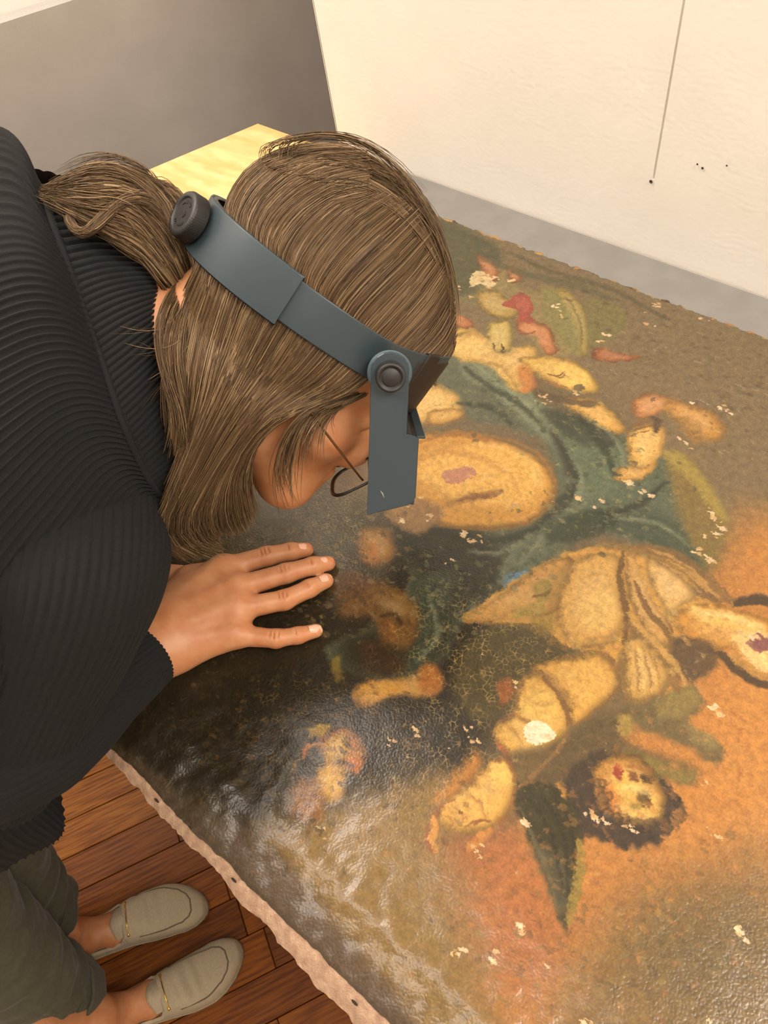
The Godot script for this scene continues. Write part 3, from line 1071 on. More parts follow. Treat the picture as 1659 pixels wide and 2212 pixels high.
func weather() -> Image:
	# craquelure, grime, losses down to the pale ground; the second picture holds the relief
	var keep := picture
	picture = Image.create_empty(PW, PH, false, Image.FORMAT_RGBA8)
	picture.fill(Color("383838"))
	dab("d0d0d0", [-279, 250, -188, 322, -130, 297, -137, 245, -122, 170, -129, 124, -177, 67, -246, 97, -242, 167], 45)
	dab("ffffff", [-229, 224, -196, 285, -144, 286, -161, 227, -168, 177, -208, 181], 25, .9)
	dab("a0a0a0", [-622, 187, -410, 331, -362, 259, -493, 131], 30)
	dab("909090", [-342, 81, -260, 153, -192, 86, -235, 22], 40)
	dab("000000", [-49, 299, 9, 457, 153, 128, -51, -40, -89, 71, -45, 175], 60)
	dab("101010", [-416, 424, -275, 501, -227, 418, -326, 335], 12)
	dab("181818", [-193, 372, -143, 414, -96, 333, -144, 304], 12)
	picture.convert(Image.FORMAT_L8)
	var mk := picture.get_data()
	picture = keep
	var cell := noise(91, .12, FastNoiseLite.TYPE_CELLULAR, 1)
	cell.cellular_return_type = FastNoiseLite.RETURN_DISTANCE2_SUB
	cell.domain_warp_enabled = true
	cell.domain_warp_amplitude = 7
	cell.domain_warp_frequency = .05
	var cr := cell.get_image(PW, PH, false, false, false).get_data()
	var ar := noise(17, .03).get_image(PW, PH, false, false, false).get_data()
	var fine := noise(23, .21, FastNoiseLite.TYPE_SIMPLEX_SMOOTH, 3).get_image(PW, PH, false, false, false).get_data()
	var grain := noise(29, .06, FastNoiseLite.TYPE_SIMPLEX_SMOOTH, 4).get_image(PW, PH, false, false, false).get_data()
	picture.convert(Image.FORMAT_RGB8)
	var d := picture.get_data()
	var src := d.duplicate()
	var r := PackedByteArray()
	r.resize(PW * PH)
	for k in PW * PH:
		var cd := cr[k]
		var a := ar[k]
		var f := fine[k]
		var g := grain[k]
		var o := k * 3
		var mul := 250 + ((f - 128) >> 2) + ((g - 128) >> 2)
		var i := clampi(k + ((g - 128) >> 5) + ((f - 128) >> 6) + (((a - 128) >> 5) - ((f - 128) >> 6)) * PW, 0, PW * PH - 1) * 3
		var red := src[i] * mul >> 8
		var gre := src[i + 1] * mul >> 8
		var blu := src[i + 2] * mul >> 8
		var h := 128 + ((f - 128) >> 1) + ((g - 128) >> 2)
		# light cracks, where the paint is thin
		var m := mk[k]
		if cd < 20:
			h -= (20 - cd) * 2
			var w := (20 - cd) * m * maxi(a - 84, 0) >> 11
			if w > 0:
				w = mini(w, 200)
				red += (184 - red) * w >> 8
				gre += (152 - gre) * w >> 8
				blu += (84 - blu) * w >> 8
		# small losses
		if f > 214 and g > 120 and m > 20:
			red += (206 - red) * 150 >> 8
			gre += (176 - gre) * 150 >> 8
			blu += (128 - blu) * 150 >> 8
		var grey := (red * 3 + gre * 5 + blu) / 9
		red = (red * 97 + grey * 3) * 83 / 10000
		gre = (gre * 97 + grey * 3) * 83 / 10000
		blu = (blu * 97 + grey * 3) * 83 / 10000
		d[o] = clampi(red, 0, 255)
		d[o + 1] = clampi(gre, 0, 255)
		d[o + 2] = clampi(blu, 0, 255)
		r[k] = clampi(h, 0, 255)
	picture = Image.create_from_data(PW, PH, false, Image.FORMAT_RGB8, d)
	return Image.create_from_data(PW, PH, false, Image.FORMAT_L8, r)


# chips where the pale ground shows, by place (mm) and size
func losses() -> void:
	var chips := [-160, 497, -210, 453, -202, 454, -215, 452, -177, 497, -169, 497, -188, 497, -89, 510, -82, 507, -77, 500, -95, 516, -81, 484, -77, 490, -79, 465, -83, 459, -72, 460, -232, 433, -192, 460, -140, 647, -149, 649, -182, 636, -163, 579, -156, 580, -518, 704, -499, 693, -499, 704, -480, 710, -515, 695, -501, 686, -509, 654, -531, 663, -400, 698, -390, 694, -383, 688, -317, 683, -315, 670, -292, 723, -278, 727, -327, 548, -318, 549, -326, 557, -301, 582, -295, 741, -291, 764, -291, 769, -286, 777, -232, 769, -311, 425, -271, 403, -268, 408, -277, 344, -287, 344, -272, 349, -284, 307, -336, 339, -345, 355, -362, 355, -359, 335, -359, 319, -195, 245, 5, 323, 5, 320, -33, 177, -26, 180, -4, 187, -71, 138, -94, 96, -94, 99, -53, 104, -61, 29, -64, 23, -42, 43, -31, 70, 97, 173, 95, 175, 50, 225, 25, 258, 26, 260, -152, 237, -160, 175, -151, 169, -163, 149, -194, 142, -212, 123, -207, 27, -11, 407, 2, 404, 6, 413, -3, 60, 41, 51, 111, 108]
	for k in range(0, chips.size(), 2):
		var u: float = chips[k]
		var v: float = chips[k + 1]
		for c in rng.randi_range(1, 4):
			var s := rng.randf_range(.8, 3.4)
			var cu := u + rng.randf_range(-6, 6)
			var cv := v + rng.randf_range(-4, 4)
			var p := []
			for w in 7:
				var g := s * rng.randf_range(.4, 1.3)
				p.append(cu + cos(TAU * w / 7) * g * 1.3)
				p.append(cv + sin(TAU * w / 7) * g * .8)
			dab(["e0c49c", "d8b47e", "dcbc94", "c8a06a"][rng.randi() % 4], p, .5, .95, .6)
	# ragged ochre edge along the top
	for k in 60:
		var u := rng.randf_range(-700, 330)
		var p := []
		for w in 7:
			var g := rng.randf_range(1.5, 6.5)
			p.append(u + cos(TAU * w / 7) * g * 2.2)
			p.append(778 + sin(TAU * w / 7) * g * .8)
		dab(["c89a52", "b88240", "d0a868", "5a4022"][rng.randi() % 4], p, .7, .9, 2)


func canvas_height(u: float, v: float, z1: FastNoiseLite, z2: FastNoiseLite) -> float:
	var y := TOP + .0052
	var d := maxf(0.0, .002 - v)
	y -= d * d * 3.2
	y += .0022 * exp(-pow((v - .004) / .014, 2))
	y += .0010 * exp(-pow((v - .075) / .02, 2))
	var strong := clampf(1.0 - v * 9.0, .13, 1.0)
	y += z1.get_noise_2d(u * 1000 + v * 260, v * 420) * .0019 * strong
	y += z2.get_noise_2d(u * 1000 + v * 150, v * 700) * .0011 * strong
	return y


func make_painting() -> void:
	paint_picture()
	strew(["7e7a52", "8c8458", "3a3c2c", "6a6c50"], [-410, 508, -319, 522, -232, 529, -162, 485, -200, 429, -226, 355, -263, 275], 26, 620, .45)
	strew(["7c6a42", "8a7448", "3c2e1c"], [-581, 166, -513, 221, -437, 281, -359, 319, -336, 243, -358, 194], 30, 420, .4)
	strew(["6a563a", "7c664a", "4c3e2a"], [-561, 714, -420, 729, -261, 742, -158, 713, -112, 617, -238, 699], 34, 520, .4)
	strew(["2c2214", "4e3c24", "6a4c28"], [-395, 42, -301, 66, -239, 102, -191, 138, -226, 49, -299, 14], 34, 420, .4)
	strew(["a06432", "c08440", "8a5a30", "b4743a"], [-79, 88, -22, 103, -5, 182, 3, 285, 59, 255, 34, 148], 36, 520, .35)
	strew(["6a5530", "8a7244", "5a4626"], [-54, 23, 4, 62, 56, 144, 103, 162, 69, 85], 34, 420, .4)
	strew(["e8c074", "b07c3a", "dcae5c"], [-369, 390, -314, 411, -264, 437], 18, 160, .3)
	strew(["e2b86c", "a87838", "d2a254"], [-122, 222, -102, 276, -129, 346, -53, 324, -28, 400], 18, 260, .3)
	for k in 90:
		var c := [-175, 702]
		var x: float = c[0] + rng.randfn() * 90
		var y: float = c[1] + rng.randfn() * 70
		var l := rng.randf_range(3, 14)
		line(["a89a7c", "9a8866", "b8a888"][k % 3], .9, [x, y, x + l, y - l * .15 + rng.randf_range(-2, 2)], .5, .5)
	brushwork()
	losses()
	var relief := weather()
	var t := thing("oil_painting", "old cracked unframed oil painting of gold and green robed figures lying flat on the worktable", "painting")
	var mat := paint("ffffff", .28)
	mat.albedo_texture = ImageTexture.create_from_image(picture)
	mat.heightmap_enabled = true
	mat.heightmap_scale = .04
	mat.heightmap_texture = ImageTexture.create_from_image(relief)
	mat.metallic_specular = .5
	var nu := 330
	var nv := 230
	var z1 := noise(51, .018, FastNoiseLite.TYPE_SIMPLEX_SMOOTH, 2)
	var z2 := noise(52, .07, FastNoiseLite.TYPE_SIMPLEX_SMOOTH, 2)
	var ze := noise(53, .05, FastNoiseLite.TYPE_SIMPLEX_SMOOTH, 4)
	var m := Mesher.new()
	for j in nv:
		for i in nu:
			var u := lerpf(-.86, .335, i / (nu - 1.0))
			var f := j / (nv - 1.0)
			var lo := edge_in(u) + ze.get_noise_1d(u * 1000) * .0022
			var hi := .7765 + ze.get_noise_1d(u * 1000 + 4000) * .005 + ze.get_noise_1d(u * 6000 + 900) * .0022
			var v := lerpf(lo, hi, f)
			m.vert(at(u, v, canvas_height(u, v, z1, z2)), Vector2((u * 1000 - U0) / 1220.0, (V1 - v * 1000) / 845.0))
	for j in nv - 1:
		for i in nu - 1:
			var k := j * nu + i
			m.quad(k, k + nu, k + nu + 1, k + 1)
	# the back of the canvas and its ragged rim
	var off := m.v.size()
	for j in [0, nv - 1]:
		for i in nu:
			m.vert(m.v[j * nu + i] - Vector3(0, .0022, 0), m.uv[j * nu + i])
	for i in nu - 1:
		m.quad(off + i, i, i + 1, off + i + 1)
		var b := (nv - 1) * nu
		m.quad(b + i, off + nu + i, off + nu + i + 1, b + i + 1)
	put("painted_canvas", m.done(), mat, t)
	# bare turned-over edge
	var e := Mesher.new()
	var n := 300
	var rows := 7
	var pts := PackedVector3Array()
	pts.resize(n * rows)
	for i in n:
		var u := lerpf(-.86, .335, i / (n - 1.0))
		var a := edge_in(u) + ze.get_noise_1d(u * 1000) * .0022
		var w := edge_width(u) * 1.12 + ze.get_noise_1d(u * 500 + 900) * .0025
		var y := canvas_height(u, a, z1, z2) - .0003
		for j in rows:
			var f := j / (rows - 1.0)
			var rag := ze.get_noise_2d(u * 7000, j * 40) * .0016 * (1.0 if j == rows - 1 else .3)
			pts[j * n + i] = at(u, a + .0004 - f * w + rag, y - .0012 - f * f * w * .35 - f * w * .35 + ze.get_noise_2d(u * 900, j * 30 + 300) * .0007 * f)
	e.grid(pts, n, rows, false, 40, 1)
	var em := mottled("8a6a54", "b09479", .8, .09, .035, .05, .18, 61)
	put("bare_canvas_edge", e.done(), em, t)
	var hole := paint("2a1c12", .9)
	for h in [-.352, -.245, -.105]:
		var q := Mesher.new()
		var w := edge_width(h)
		var y := canvas_height(h, edge_in(h), z1, z2)
		q.lathe([Vector2(.0022, 0), Vector2(.0014, .0002), Vector2(.0001, .0001)], Transform3D(Basis(U, (Vector3.UP - V * .5).normalized(), U.cross((Vector3.UP - V * .5).normalized())).scaled_local(Vector3(1.5, 1, .6)), at(h, edge_in(h) - w * .45, y - w * .45 * .5 - .0004)), 9)
		put("nail_hole", q.done(), hole, t)


func edge_in(u: float) -> float:
	var k: Array = [-0.4268, -0.0465, -0.3963, -0.0443, -0.3683, -0.0438, -0.3477, -0.0458, -0.3057, -0.0472, -0.2739, -0.0462, -0.2578, -0.0449, -0.2284, -0.0463, -0.1971, -0.0451, -0.1751, -0.0461, -0.1519, -0.0440, -0.1266, -0.0453, -0.1031, -0.0453, -0.0727, -0.0436]
	return along(k, u)


func edge_width(u: float) -> float:
	var k: Array = [-0.4349, 0.0062, -0.3951, 0.0092, -0.3599, 0.0101, -0.3153, 0.0101, -0.2802, 0.0091, -0.2554, 0.0114, -0.2318, 0.0143, -0.1988, 0.0125, -0.1695, 0.0153, -0.1358, 0.0170, -0.1212, 0.0143, -0.1038, 0.0150, -0.0967, 0.0181]
	return along(k, u)


func along(k: Array, x: float) -> float:
	if x <= k[0]:
		return k[1]
	for i in range(2, k.size(), 2):
		if x <= k[i]:
			return lerpf(k[i - 1], k[i + 1], (x - k[i - 2]) / (k[i] - k[i - 2]))
	return k[-1]


# The head has a frame of its own: x to her right, y up through the crown, z to the back of the head.
const HEAD := Transform3D(Vector3(.1104, .5345, .8379), Vector3(.6587, .592, -.4644), Vector3(-.7442, .6032, -.2867), Vector3(-.1012, 1.1202, -.4862))
var skin: StandardMaterial3D
var knit: StandardMaterial3D


# a point of the face, whose own axes lean a little against the headband's: right, up, forward
func fc(x: float, y: float, z: float) -> Vector3:
	return Vector3(x, y * .9945 - z * .1045, -y * .1045 - z * .9945)



func make_person() -> void:
	skin = paint("ba855c", .5)
	skin.albedo_texture = noise_tex(noise(81, .02), 256, Color("f0d8cc"), Color("ffffff"))
	skin.uv1_triplanar = true
	skin.uv1_scale = Vector3.ONE * 9
	skin.subsurf_scatter_enabled = true
	skin.subsurf_scatter_strength = .12
	skin.heightmap_enabled = true
	skin.heightmap_scale = .006
	skin.heightmap_texture = noise_tex(noise(82, .14), 256, Color.BLACK, Color.WHITE)
	knit = paint("090808", .95)
	knit.rim_enabled = true
	knit.rim = .06
	knit.rim_tint = .6
	knit.albedo_texture = noise_tex(noise(83, .2), 256, Color("b8b0ac"), Color("ffffff"))
	knit.uv1_triplanar = true
	knit.uv1_scale = Vector3.ONE * 14
	knit.heightmap_enabled = true
	knit.heightmap_scale = .03
	knit.heightmap_texture = noise_tex(noise(84, .25), 256, Color.BLACK, Color.WHITE)
	var p := thing("person", "woman in black ribbed sweater and olive trousers bending over the painting, hand on it", "person")
	make_body(p)
	make_sweater(p)
	make_trousers(p)
	make_hair(p)
	for s in 2:
		make_shoe(p, s)


func make_body(p: Node3D) -> void:
	var m := Mesher.new()
	# head
	var h := [
		egg(Vector3(0, .012, .004), Vector3(.073, .086, .093), .02),
		egg(fc(0, -.03, .028), Vector3(.066, .07, .066), .03),
		egg(fc(0, -.085, .048), Vector3(.050, .060, .046), .03),
		egg(fc(0, -.138, .074), Vector3(.022, .017, .020), .03),
		cap_(fc(.05, -.095, .0), fc(.012, -.135, .07), .016, .013, .025),
		cap_(fc(-.05, -.095, .0), fc(-.012, -.135, .07), .016, .013, .025),
		egg(fc(.042, -.072, .062), Vector3(.022, .018, .022), .02),
		egg(fc(-.042, -.072, .062), Vector3(.022, .018, .022), .02),
		cap_(fc(0, -.04, .092), fc(0, -.076, .104), .007, .010, .012),
		cap_(fc(.011, -.083, .099), fc(-.011, -.083, .099), .008, .008, .01),
		cap_(fc(.03, -.024, .086), fc(.008, -.026, .091), .008, .008, .014),
		cap_(fc(-.03, -.024, .086), fc(-.008, -.026, .091), .008, .008, .014),
		egg(fc(.031, -.044, .094), Vector3(.017, .012, .012), .012, Basis.IDENTITY, true),
		egg(fc(-.031, -.044, .094), Vector3(.017, .012, .012), .012, Basis.IDENTITY, true),
		egg(fc(.031, -.044, .078), Vector3(.0125, .0125, .0125), .003),
		egg(fc(-.031, -.044, .078), Vector3(.0125, .0125, .0125), .003),
		cap_(fc(.018, -.110, .086), fc(0, -.106, .094), .004, .0055, .006),
		cap_(fc(-.018, -.110, .086), fc(0, -.106, .094), .004, .0055, .006),
		cap_(fc(.015, -.117, .085), fc(0, -.118, .092), .004, .006, .005),
		cap_(fc(-.015, -.117, .085), fc(0, -.118, .092), .004, .006, .005),
		cap_(Vector3(0, -.05, .045), Vector3(0, -.20, .14), .052, .056, .03),
	]
	for s in [-1.0, 1.0]:
		h.append(egg(fc(s * .063, -.05, -.012), Vector3(.006, .028, .017), .006))
		h.append(egg(fc(s * .0690, -.048, -.008), Vector3(.006, .019, .010), .005, Basis.IDENTITY, true))
	nets(h, .0042, Vector3(-.1, -.2, -.15), Vector3(.1, .115, .2), m, HEAD)
	# right hand, fingers spread on the paint
	var hd := hand_right()
	var lo := Vector3.ONE * 9
	var hi := -lo
	for q in hd:
		if q.has("a"):
			lo = lo.min(q.a.min(q.b))
			hi = hi.max(q.a.max(q.b))
	nets(hd, .0015, lo - Vector3.ONE * .034, hi + Vector3.ONE * .034, m)
	# the rest of the body, under the clothes
	var nb := HEAD * Vector3(0, -.19, .13)
	var rs := Vector3(-.3216, 1.0404, -.3605)
	var ls := Vector3(-.36, 1.13, -.585)
	var hip := Vector3(-.80, .90, -.19)
	var b := [
		cap_(nb, nb.lerp(hip, .3), .06, .10, .06), cap_(nb.lerp(hip, .3), hip, .09, .12, .06), cap_(rs, ls, .05, .05, .06),
		cap_(rs, Vector3(-.4217, .9, -.1989), .045, .036, .03), cap_(Vector3(-.4217, .9, -.1989), Vector3(-.3167, .859, -.3138), .036, .024, .02),
		cap_(ls, Vector3(-.50, .95, -.60), .045, .036, .03), cap_(Vector3(-.50, .95, -.60), Vector3(-.41, .865, -.47), .034, .025, .02),
		egg(Vector3(-.385, .848, -.435), Vector3(.05, .016, .05), .02),
	]
	for s in 2:
		var a: Vector3 = [Vector3(-.705, .09, -.06), Vector3(-.775, .09, -.185)][s]
		var k: Vector3 = [Vector3(-.735, .48, -.16), Vector3(-.735, .47, -.29)][s]
		var hj: Vector3 = [Vector3(-.80, .87, -.09), Vector3(-.82, .87, -.27)][s]
		b.append(cap_(hj, k, .075, .05, .04))
		b.append(cap_(k, a, .05, .033, .03))
	for j in 5:
		var d := Vector3(.7, 0, .45).rotated(Vector3.UP, .5 - j * .27)
		b.append(cap_(Vector3(-.375, .84, -.425) + d * .03, Vector3(-.375, .834, -.425) + d * (.085 + .008 * (2 - absf(j - 2))), .009, .007, .006))
	nets(b, .0105, Vector3(-1.0, .03, -.75), Vector3(-.18, 1.26, .12), m)
	# feet
	for s in 2:
		var ft := foot(s)
		var f := [
			cap_(Vector3(0, .10, -.006), Vector3(0, .2, -.045), .030, .031, .03), cap_(Vector3(0, .055, -.004), Vector3(0, .10, -.006), .028, .031, .03),
			cap_(Vector3(0, .040, -.004), Vector3(0, .036, -.016), .024, .016, .02), cap_(Vector3(.0, .056, .015), Vector3(.004, .026, .085), .030, .019, .02),
			cap_(Vector3(-.012, .026, .06), Vector3(-.01, .022, .13), .017, .011, .02), cap_(Vector3(.014, .025, .06), Vector3(.012, .021, .12), .016, .010, .02),
			egg(Vector3(.03, .075, -.005), Vector3(.010, .013, .012), .012), egg(Vector3(-.03, .085, .004), Vector3(.010, .013, .012), .012),
		]
		nets(f, .0045, Vector3(-.07, .0, -.08), Vector3(.07, .24, .18), m, ft)
	var o := put("body", m.done(), skin, p)
	var nail := paint("d8a48a", .25)
	var tips := nail_spots()
	for k in tips:
		var q := Mesher.new()
		var c: Vector3 = k[0]
		var d: Vector3 = k[1]
		var r: float = k[2]
		var side := d.cross(Vector3.UP).normalized()
		var pts := PackedVector3Array()
		for j in 9:
			var f := j / 8.0
			var w: float = lerpf(.86, 1.0, minf(f * 2, 1)) if f < .7 else sqrt(maxf(0.02, 1.0 - pow((f - .7) / .36, 2)))
			for i in 9:
				var g := (i - 4) / 4.0
				pts.append(c + d * (f - .5) * r * 1.75 + side * sin(g * .95) * r * 1.0 * w + Vector3.UP * (cos(g * .95) * r * 1.29 - f * f * r * .46 - .0002 * (1.0 if i in [0, 8] else 0.0)))
		q.grid(pts, 9, 9)
		var nl := put("fingernail", q.done(), nail, o)
		nl.set_meta("label", "short unpainted fingernail")


func finger_joints() -> Array:
	# knuckle, middle joint, end joint, tip, and the radii there
	return [
		[Vector3(-.2561, .8505, -.4095), Vector3(-.2118, .8455, -.4249), Vector3(-.1878, .84, -.4321), Vector3(-.1728, .8335, -.4371), .0138, .0104, .0094, .0080],
		[Vector3(-.2379, .8525, -.3848), Vector3(-.1886, .847, -.4015), Vector3(-.1624, .841, -.4119), Vector3(-.1482, .8338, -.4181), .0138, .0104, .0094, .0081],
		[Vector3(-.234, .851, -.361), Vector3(-.1886, .8455, -.3711), Vector3(-.1649, .84, -.3858), Vector3(-.1493, .8335, -.3974), .0134, .0102, .0092, .0079],
		[Vector3(-.2338, .847, -.3338), Vector3(-.1951, .8415, -.3305), Vector3(-.1739, .838, -.3344), Vector3(-.1574, .833, -.3408), .0122, .0092, .0082, .0071],
	]


func nail_spots() -> Array:
	var r := []
	for f in finger_joints():
		var d: Vector3 = (f[3] - f[2]).normalized()
		r.append([f[3] + d * .0008, d, f[7] * .97])
	return r


func hand_right() -> Array:
	var b := []
	var wrist := [Vector3(-.2957, .853, -.3693), Vector3(-.2942, .858, -.3511), Vector3(-.2918, .858, -.3357), Vector3(-.2889, .85, -.3195)]
	var arm := Vector3(-.3247, .862, -.3089)
	b.append(cap_(arm, Vector3(-.2981, .857, -.3333), .0275, .0255, .02))
	b.append(cap_(Vector3(-.334, .862, -.3167), Vector3(-.3002, .856, -.3542), .022, .021, .02))
	b.append(cap_(Vector3(-.3203, .858, -.3016), Vector3(-.2932, .851, -.3193), .021, .019, .02))
	var j := finger_joints()
	for k in 4:
		var f: Array = j[k]
		b.append(cap_(wrist[k], f[0], .0165, f[4], .016))
		b.append(cap_(f[0], f[1], f[4] * .88, f[5], .005))
		b.append(cap_(f[1], f[2], f[5], f[6], .004))
		b.append(cap_(f[2], f[3], f[6], f[7], .004))
		# knuckle and joint folds
		b.append(egg(f[0] + Vector3(0, .0045, 0), Vector3(.010, .007, .010), .012))
		var d: Vector3 = (f[1] - f[0]).normalized()
		for g in [-.0042, -.0002, .0038]:
			var c: Vector3 = f[1] + d * g + Vector3(0, f[5] + .0004, 0)
			var s := d.cross(Vector3.UP).normalized()
			b.append(egg(c, Vector3(.0009, .0017, .0062), .0012, Basis(d, Vector3.UP, s), true))
		for g in [-.001]:
			var d2: Vector3 = (f[3] - f[2]).normalized()
			var c: Vector3 = f[2] + d2 * g + Vector3(0, f[6] + .0002, 0)
			b.append(egg(c, Vector3(.0008, .0013, .0046), .001, Basis(d2, Vector3.UP, d2.cross(Vector3.UP).normalized()), true))
	# palm between the knuckles, tendons, thumb under the hand
	b.append(cap_(Vector3(-.273, .85, -.3624), Vector3(-.2458, .847, -.3691), .017, .014, .02))
	b.append(cap_(Vector3(-.2704, .848, -.3392), Vector3(-.2438, .845, -.3475), .016, .013, .02))
	b.append(cap_(Vector3(-.2829, .85, -.3861), Vector3(-.2575, .847, -.3987), .016, .013, .02))
	for k in 4:
		b.append(cap_(wrist[k].lerp(j[k][0], .35) + Vector3(0, .0155, 0), j[k][0] + Vector3(0, .0105, 0), .0016, .0026, .008))
	b.append(cap_(Vector3(-.3048, .848, -.3797), Vector3(-.2945, .843, -.4037), .0155, .0135, .016))
	b.append(cap_(Vector3(-.2945, .843, -.4037), Vector3(-.2687, .839, -.4143), .0125, .0105, .012))
	b.append(cap_(Vector3(-.2687, .839, -.4143), Vector3(-.2467, .8345, -.4172), .0100, .0085, .008))
	return b


func foot(s: int) -> Transform3D:
	# the shoe's frame: z towards the toe, the heel's centre at the origin
	var heel: Vector3 = [Vector3(-.648, 0, -.036), Vector3(-.738, 0, -.152)][s]
	var toe: Vector3 = [Vector3(-.430, 0, -.142), Vector3(-.512, 0, -.221)][s]
	var z := (toe - heel).normalized()
	return Transform3D(Basis(Vector3.UP.cross(z), Vector3.UP, z), heel)


func rib(n: float, depth: float, i: int, nu: int, sharp := .16) -> float:
	var f := fmod(i * n / nu, 1.0)
	var e := minf(f, 1.0 - f)
	return depth * (.6 - 2.0 * exp(-pow(e / sharp, 2)))


func make_sweater(p: Node3D) -> void:
	var sw := Node3D.new()
	sw.name = "sweater"
	p.add_child(sw)
	sw.set_meta("label", "black rib knit sweater with a wide folded collar")
	var A := PackedVector3Array([Vector3(-.2517, 1.1838, -.5348), Vector3(-.2307, 1.1763, -.484), Vector3(-.2185, 1.1562, -.4434), Vector3(-.2141, 1.1184, -.4129), Vector3(-.2143, 1.0571, -.4041), Vector3(-.2397, .9824, -.4857), Vector3(-.2405, 1.0293, -.5702), Vector3(-.2568, 1.127, -.5843)])
	var B := PackedVector3Array([Vector3(-.2944, 1.2165, -.5211), Vector3(-.2693, 1.1948, -.456), Vector3(-.2492, 1.1636, -.4009), Vector3(-.238, 1.1224, -.3615), Vector3(-.2418, 1.0552, -.3611), Vector3(-.2559, .9695, -.4115), Vector3(-.3097, .9749, -.5498), Vector3(-.3341, 1.1355, -.5997)])
	var C := PackedVector3Array([Vector3(-.3529, 1.2383, -.5854), Vector3(-.3064, 1.2305, -.4511), Vector3(-.2849, 1.1984, -.374), Vector3(-.2722, 1.1448, -.3259), Vector3(-.2622, 1.0618, -.3318), Vector3(-.2781, .9588, -.3746), Vector3(-.4196, .952, -.5846), Vector3(-.4364, 1.15, -.6543)])
	var D := PackedVector3Array([Vector3(-.50, 1.18, -.50), Vector3(-.47, 1.20, -.40), Vector3(-.44, 1.17, -.28), Vector3(-.40, 1.08, -.19), Vector3(-.36, .985, -.22), Vector3(-.34, .92, -.34), Vector3(-.44, .96, -.52), Vector3(-.50, 1.10, -.57)])
	var E := PackedVector3Array([Vector3(-.74, 1.10, -.40), Vector3(-.72, 1.13, -.28), Vector3(-.63, 1.08, -.14), Vector3(-.52, .94, -.09), Vector3(-.46, .84, -.15), Vector3(-.44, .83, -.25), Vector3(-.55, .86, -.44), Vector3(-.68, 1.0, -.48)])
	var F := PackedVector3Array([Vector3(-.96, .98, -.36), Vector3(-.95, 1.0, -.22), Vector3(-.83, .93, -.02), Vector3(-.64, .78, -.02), Vector3(-.5251, .6666, -.1563), Vector3(-.4582, .6992, -.2154), Vector3(-.62, .78, -.42), Vector3(-.86, .84, -.45)])
	var ribs := 100.0
	var nu := 100 * 8
	var nv := 90
	var drape := noise(90, 5.0, FastNoiseLite.TYPE_SIMPLEX_SMOOTH, 2)
	var pts := loft([B, B.duplicate(), C, D, E, F], nu, nv)
	var soft := func(i: int, j: int) -> float:
		var q := pts[j * nu + i]
		return drape.get_noise_3dv(q) * .006 * clampf(j / 20.0, 0, 1)
	pts = emboss(pts, nu, nv, true, soft)
	var m := Mesher.new()
	m.grid(emboss(pts, nu, nv, true, func(i, j): return rib(ribs, .0012, i, nu)), nu, nv, true)
	put("sweater_body", m.done(), knit, sw)
	# collar: from the seam up round the neck, folded back into itself
	var A2 := PackedVector3Array()
	var A3 := PackedVector3Array()
	var ac := Vector3.ZERO
	for q in A:
		ac += q / 8.0
	for k in 8:
		var out := (A[k] - B[k]).normalized() * .006
		A2.append(A[k].lerp(ac, .10) + out)
		A3.append(A[k].lerp(ac, .20) - out * 4.0)
	var cu := 92 * 8
	pts = loft([B, mid(B, A, .5, .004), A, A2, A3], cu, 50)
	m = Mesher.new()
	m.grid(emboss(pts, cu, 50, true, func(i, j): return rib(92, .0011, i, cu)), cu, 50, true)
	put("collar", m.done(), knit, sw)
	# seam roll where the collar joins
	m = Mesher.new()
	var ring := spline(B, 160, true)
	ring.append(ring[0])
	var rr := PackedFloat32Array()
	for k in ring.size():
		rr.append(.0026)
	m.tube(ring, rr, 8, false)
	put("seam", m.done(), knit, sw)
	# sleeves
	sleeve(sw, [Vector3(-.3242, 1.0495, -.373), Vector3(-.3226, 1.0446, -.3486), Vector3(-.3127, 1.0349, -.3102), Vector3(-.3558, .9725, -.2743), Vector3(-.4136, .9029, -.2343), Vector3(-.4503, .8588, -.1996)], [.080, .080, .0775, .0690, .066, .060], 64, .0008)
	sleeve(sw, [Vector3(-.4296, .915, -.1987), Vector3(-.4204, .905, -.1974), Vector3(-.3951, .895, -.2154), Vector3(-.3727, .884, -.2412), Vector3(-.3441, .872, -.2775), Vector3(-.3232, .863, -.3036), Vector3(-.3163, .859, -.3131), Vector3(-.3179, .859, -.3118), Vector3(-.3307, .864, -.2964)], [.040, .052, .052, .046, .039, .0345, .0330, .0290, .0275], 44, .0005)
	sleeve(sw, [Vector3(-.35, 1.13, -.56), Vector3(-.40, 1.07, -.60), Vector3(-.46, 1.0, -.61), Vector3(-.51, .945, -.61), Vector3(-.49, .925, -.56), Vector3(-.455, .89, -.515), Vector3(-.43, .872, -.49), Vector3(-.432, .873, -.492), Vector3(-.45, .89, -.515)], [.085, .075, .066, .06, .055, .044, .036, .031, .03], 50, .0007)


func mid(a: PackedVector3Array, b: PackedVector3Array, f: float, bulge: float) -> PackedVector3Array:
	var c := Vector3.ZERO
	var r := PackedVector3Array()
	for k in a.size():
		c += (a[k] + b[k]) / (2.0 * a.size())
	for k in a.size():
		var q := a[k].lerp(b[k], f)
		r.append(q + (q - c).normalized() * bulge)
	return r


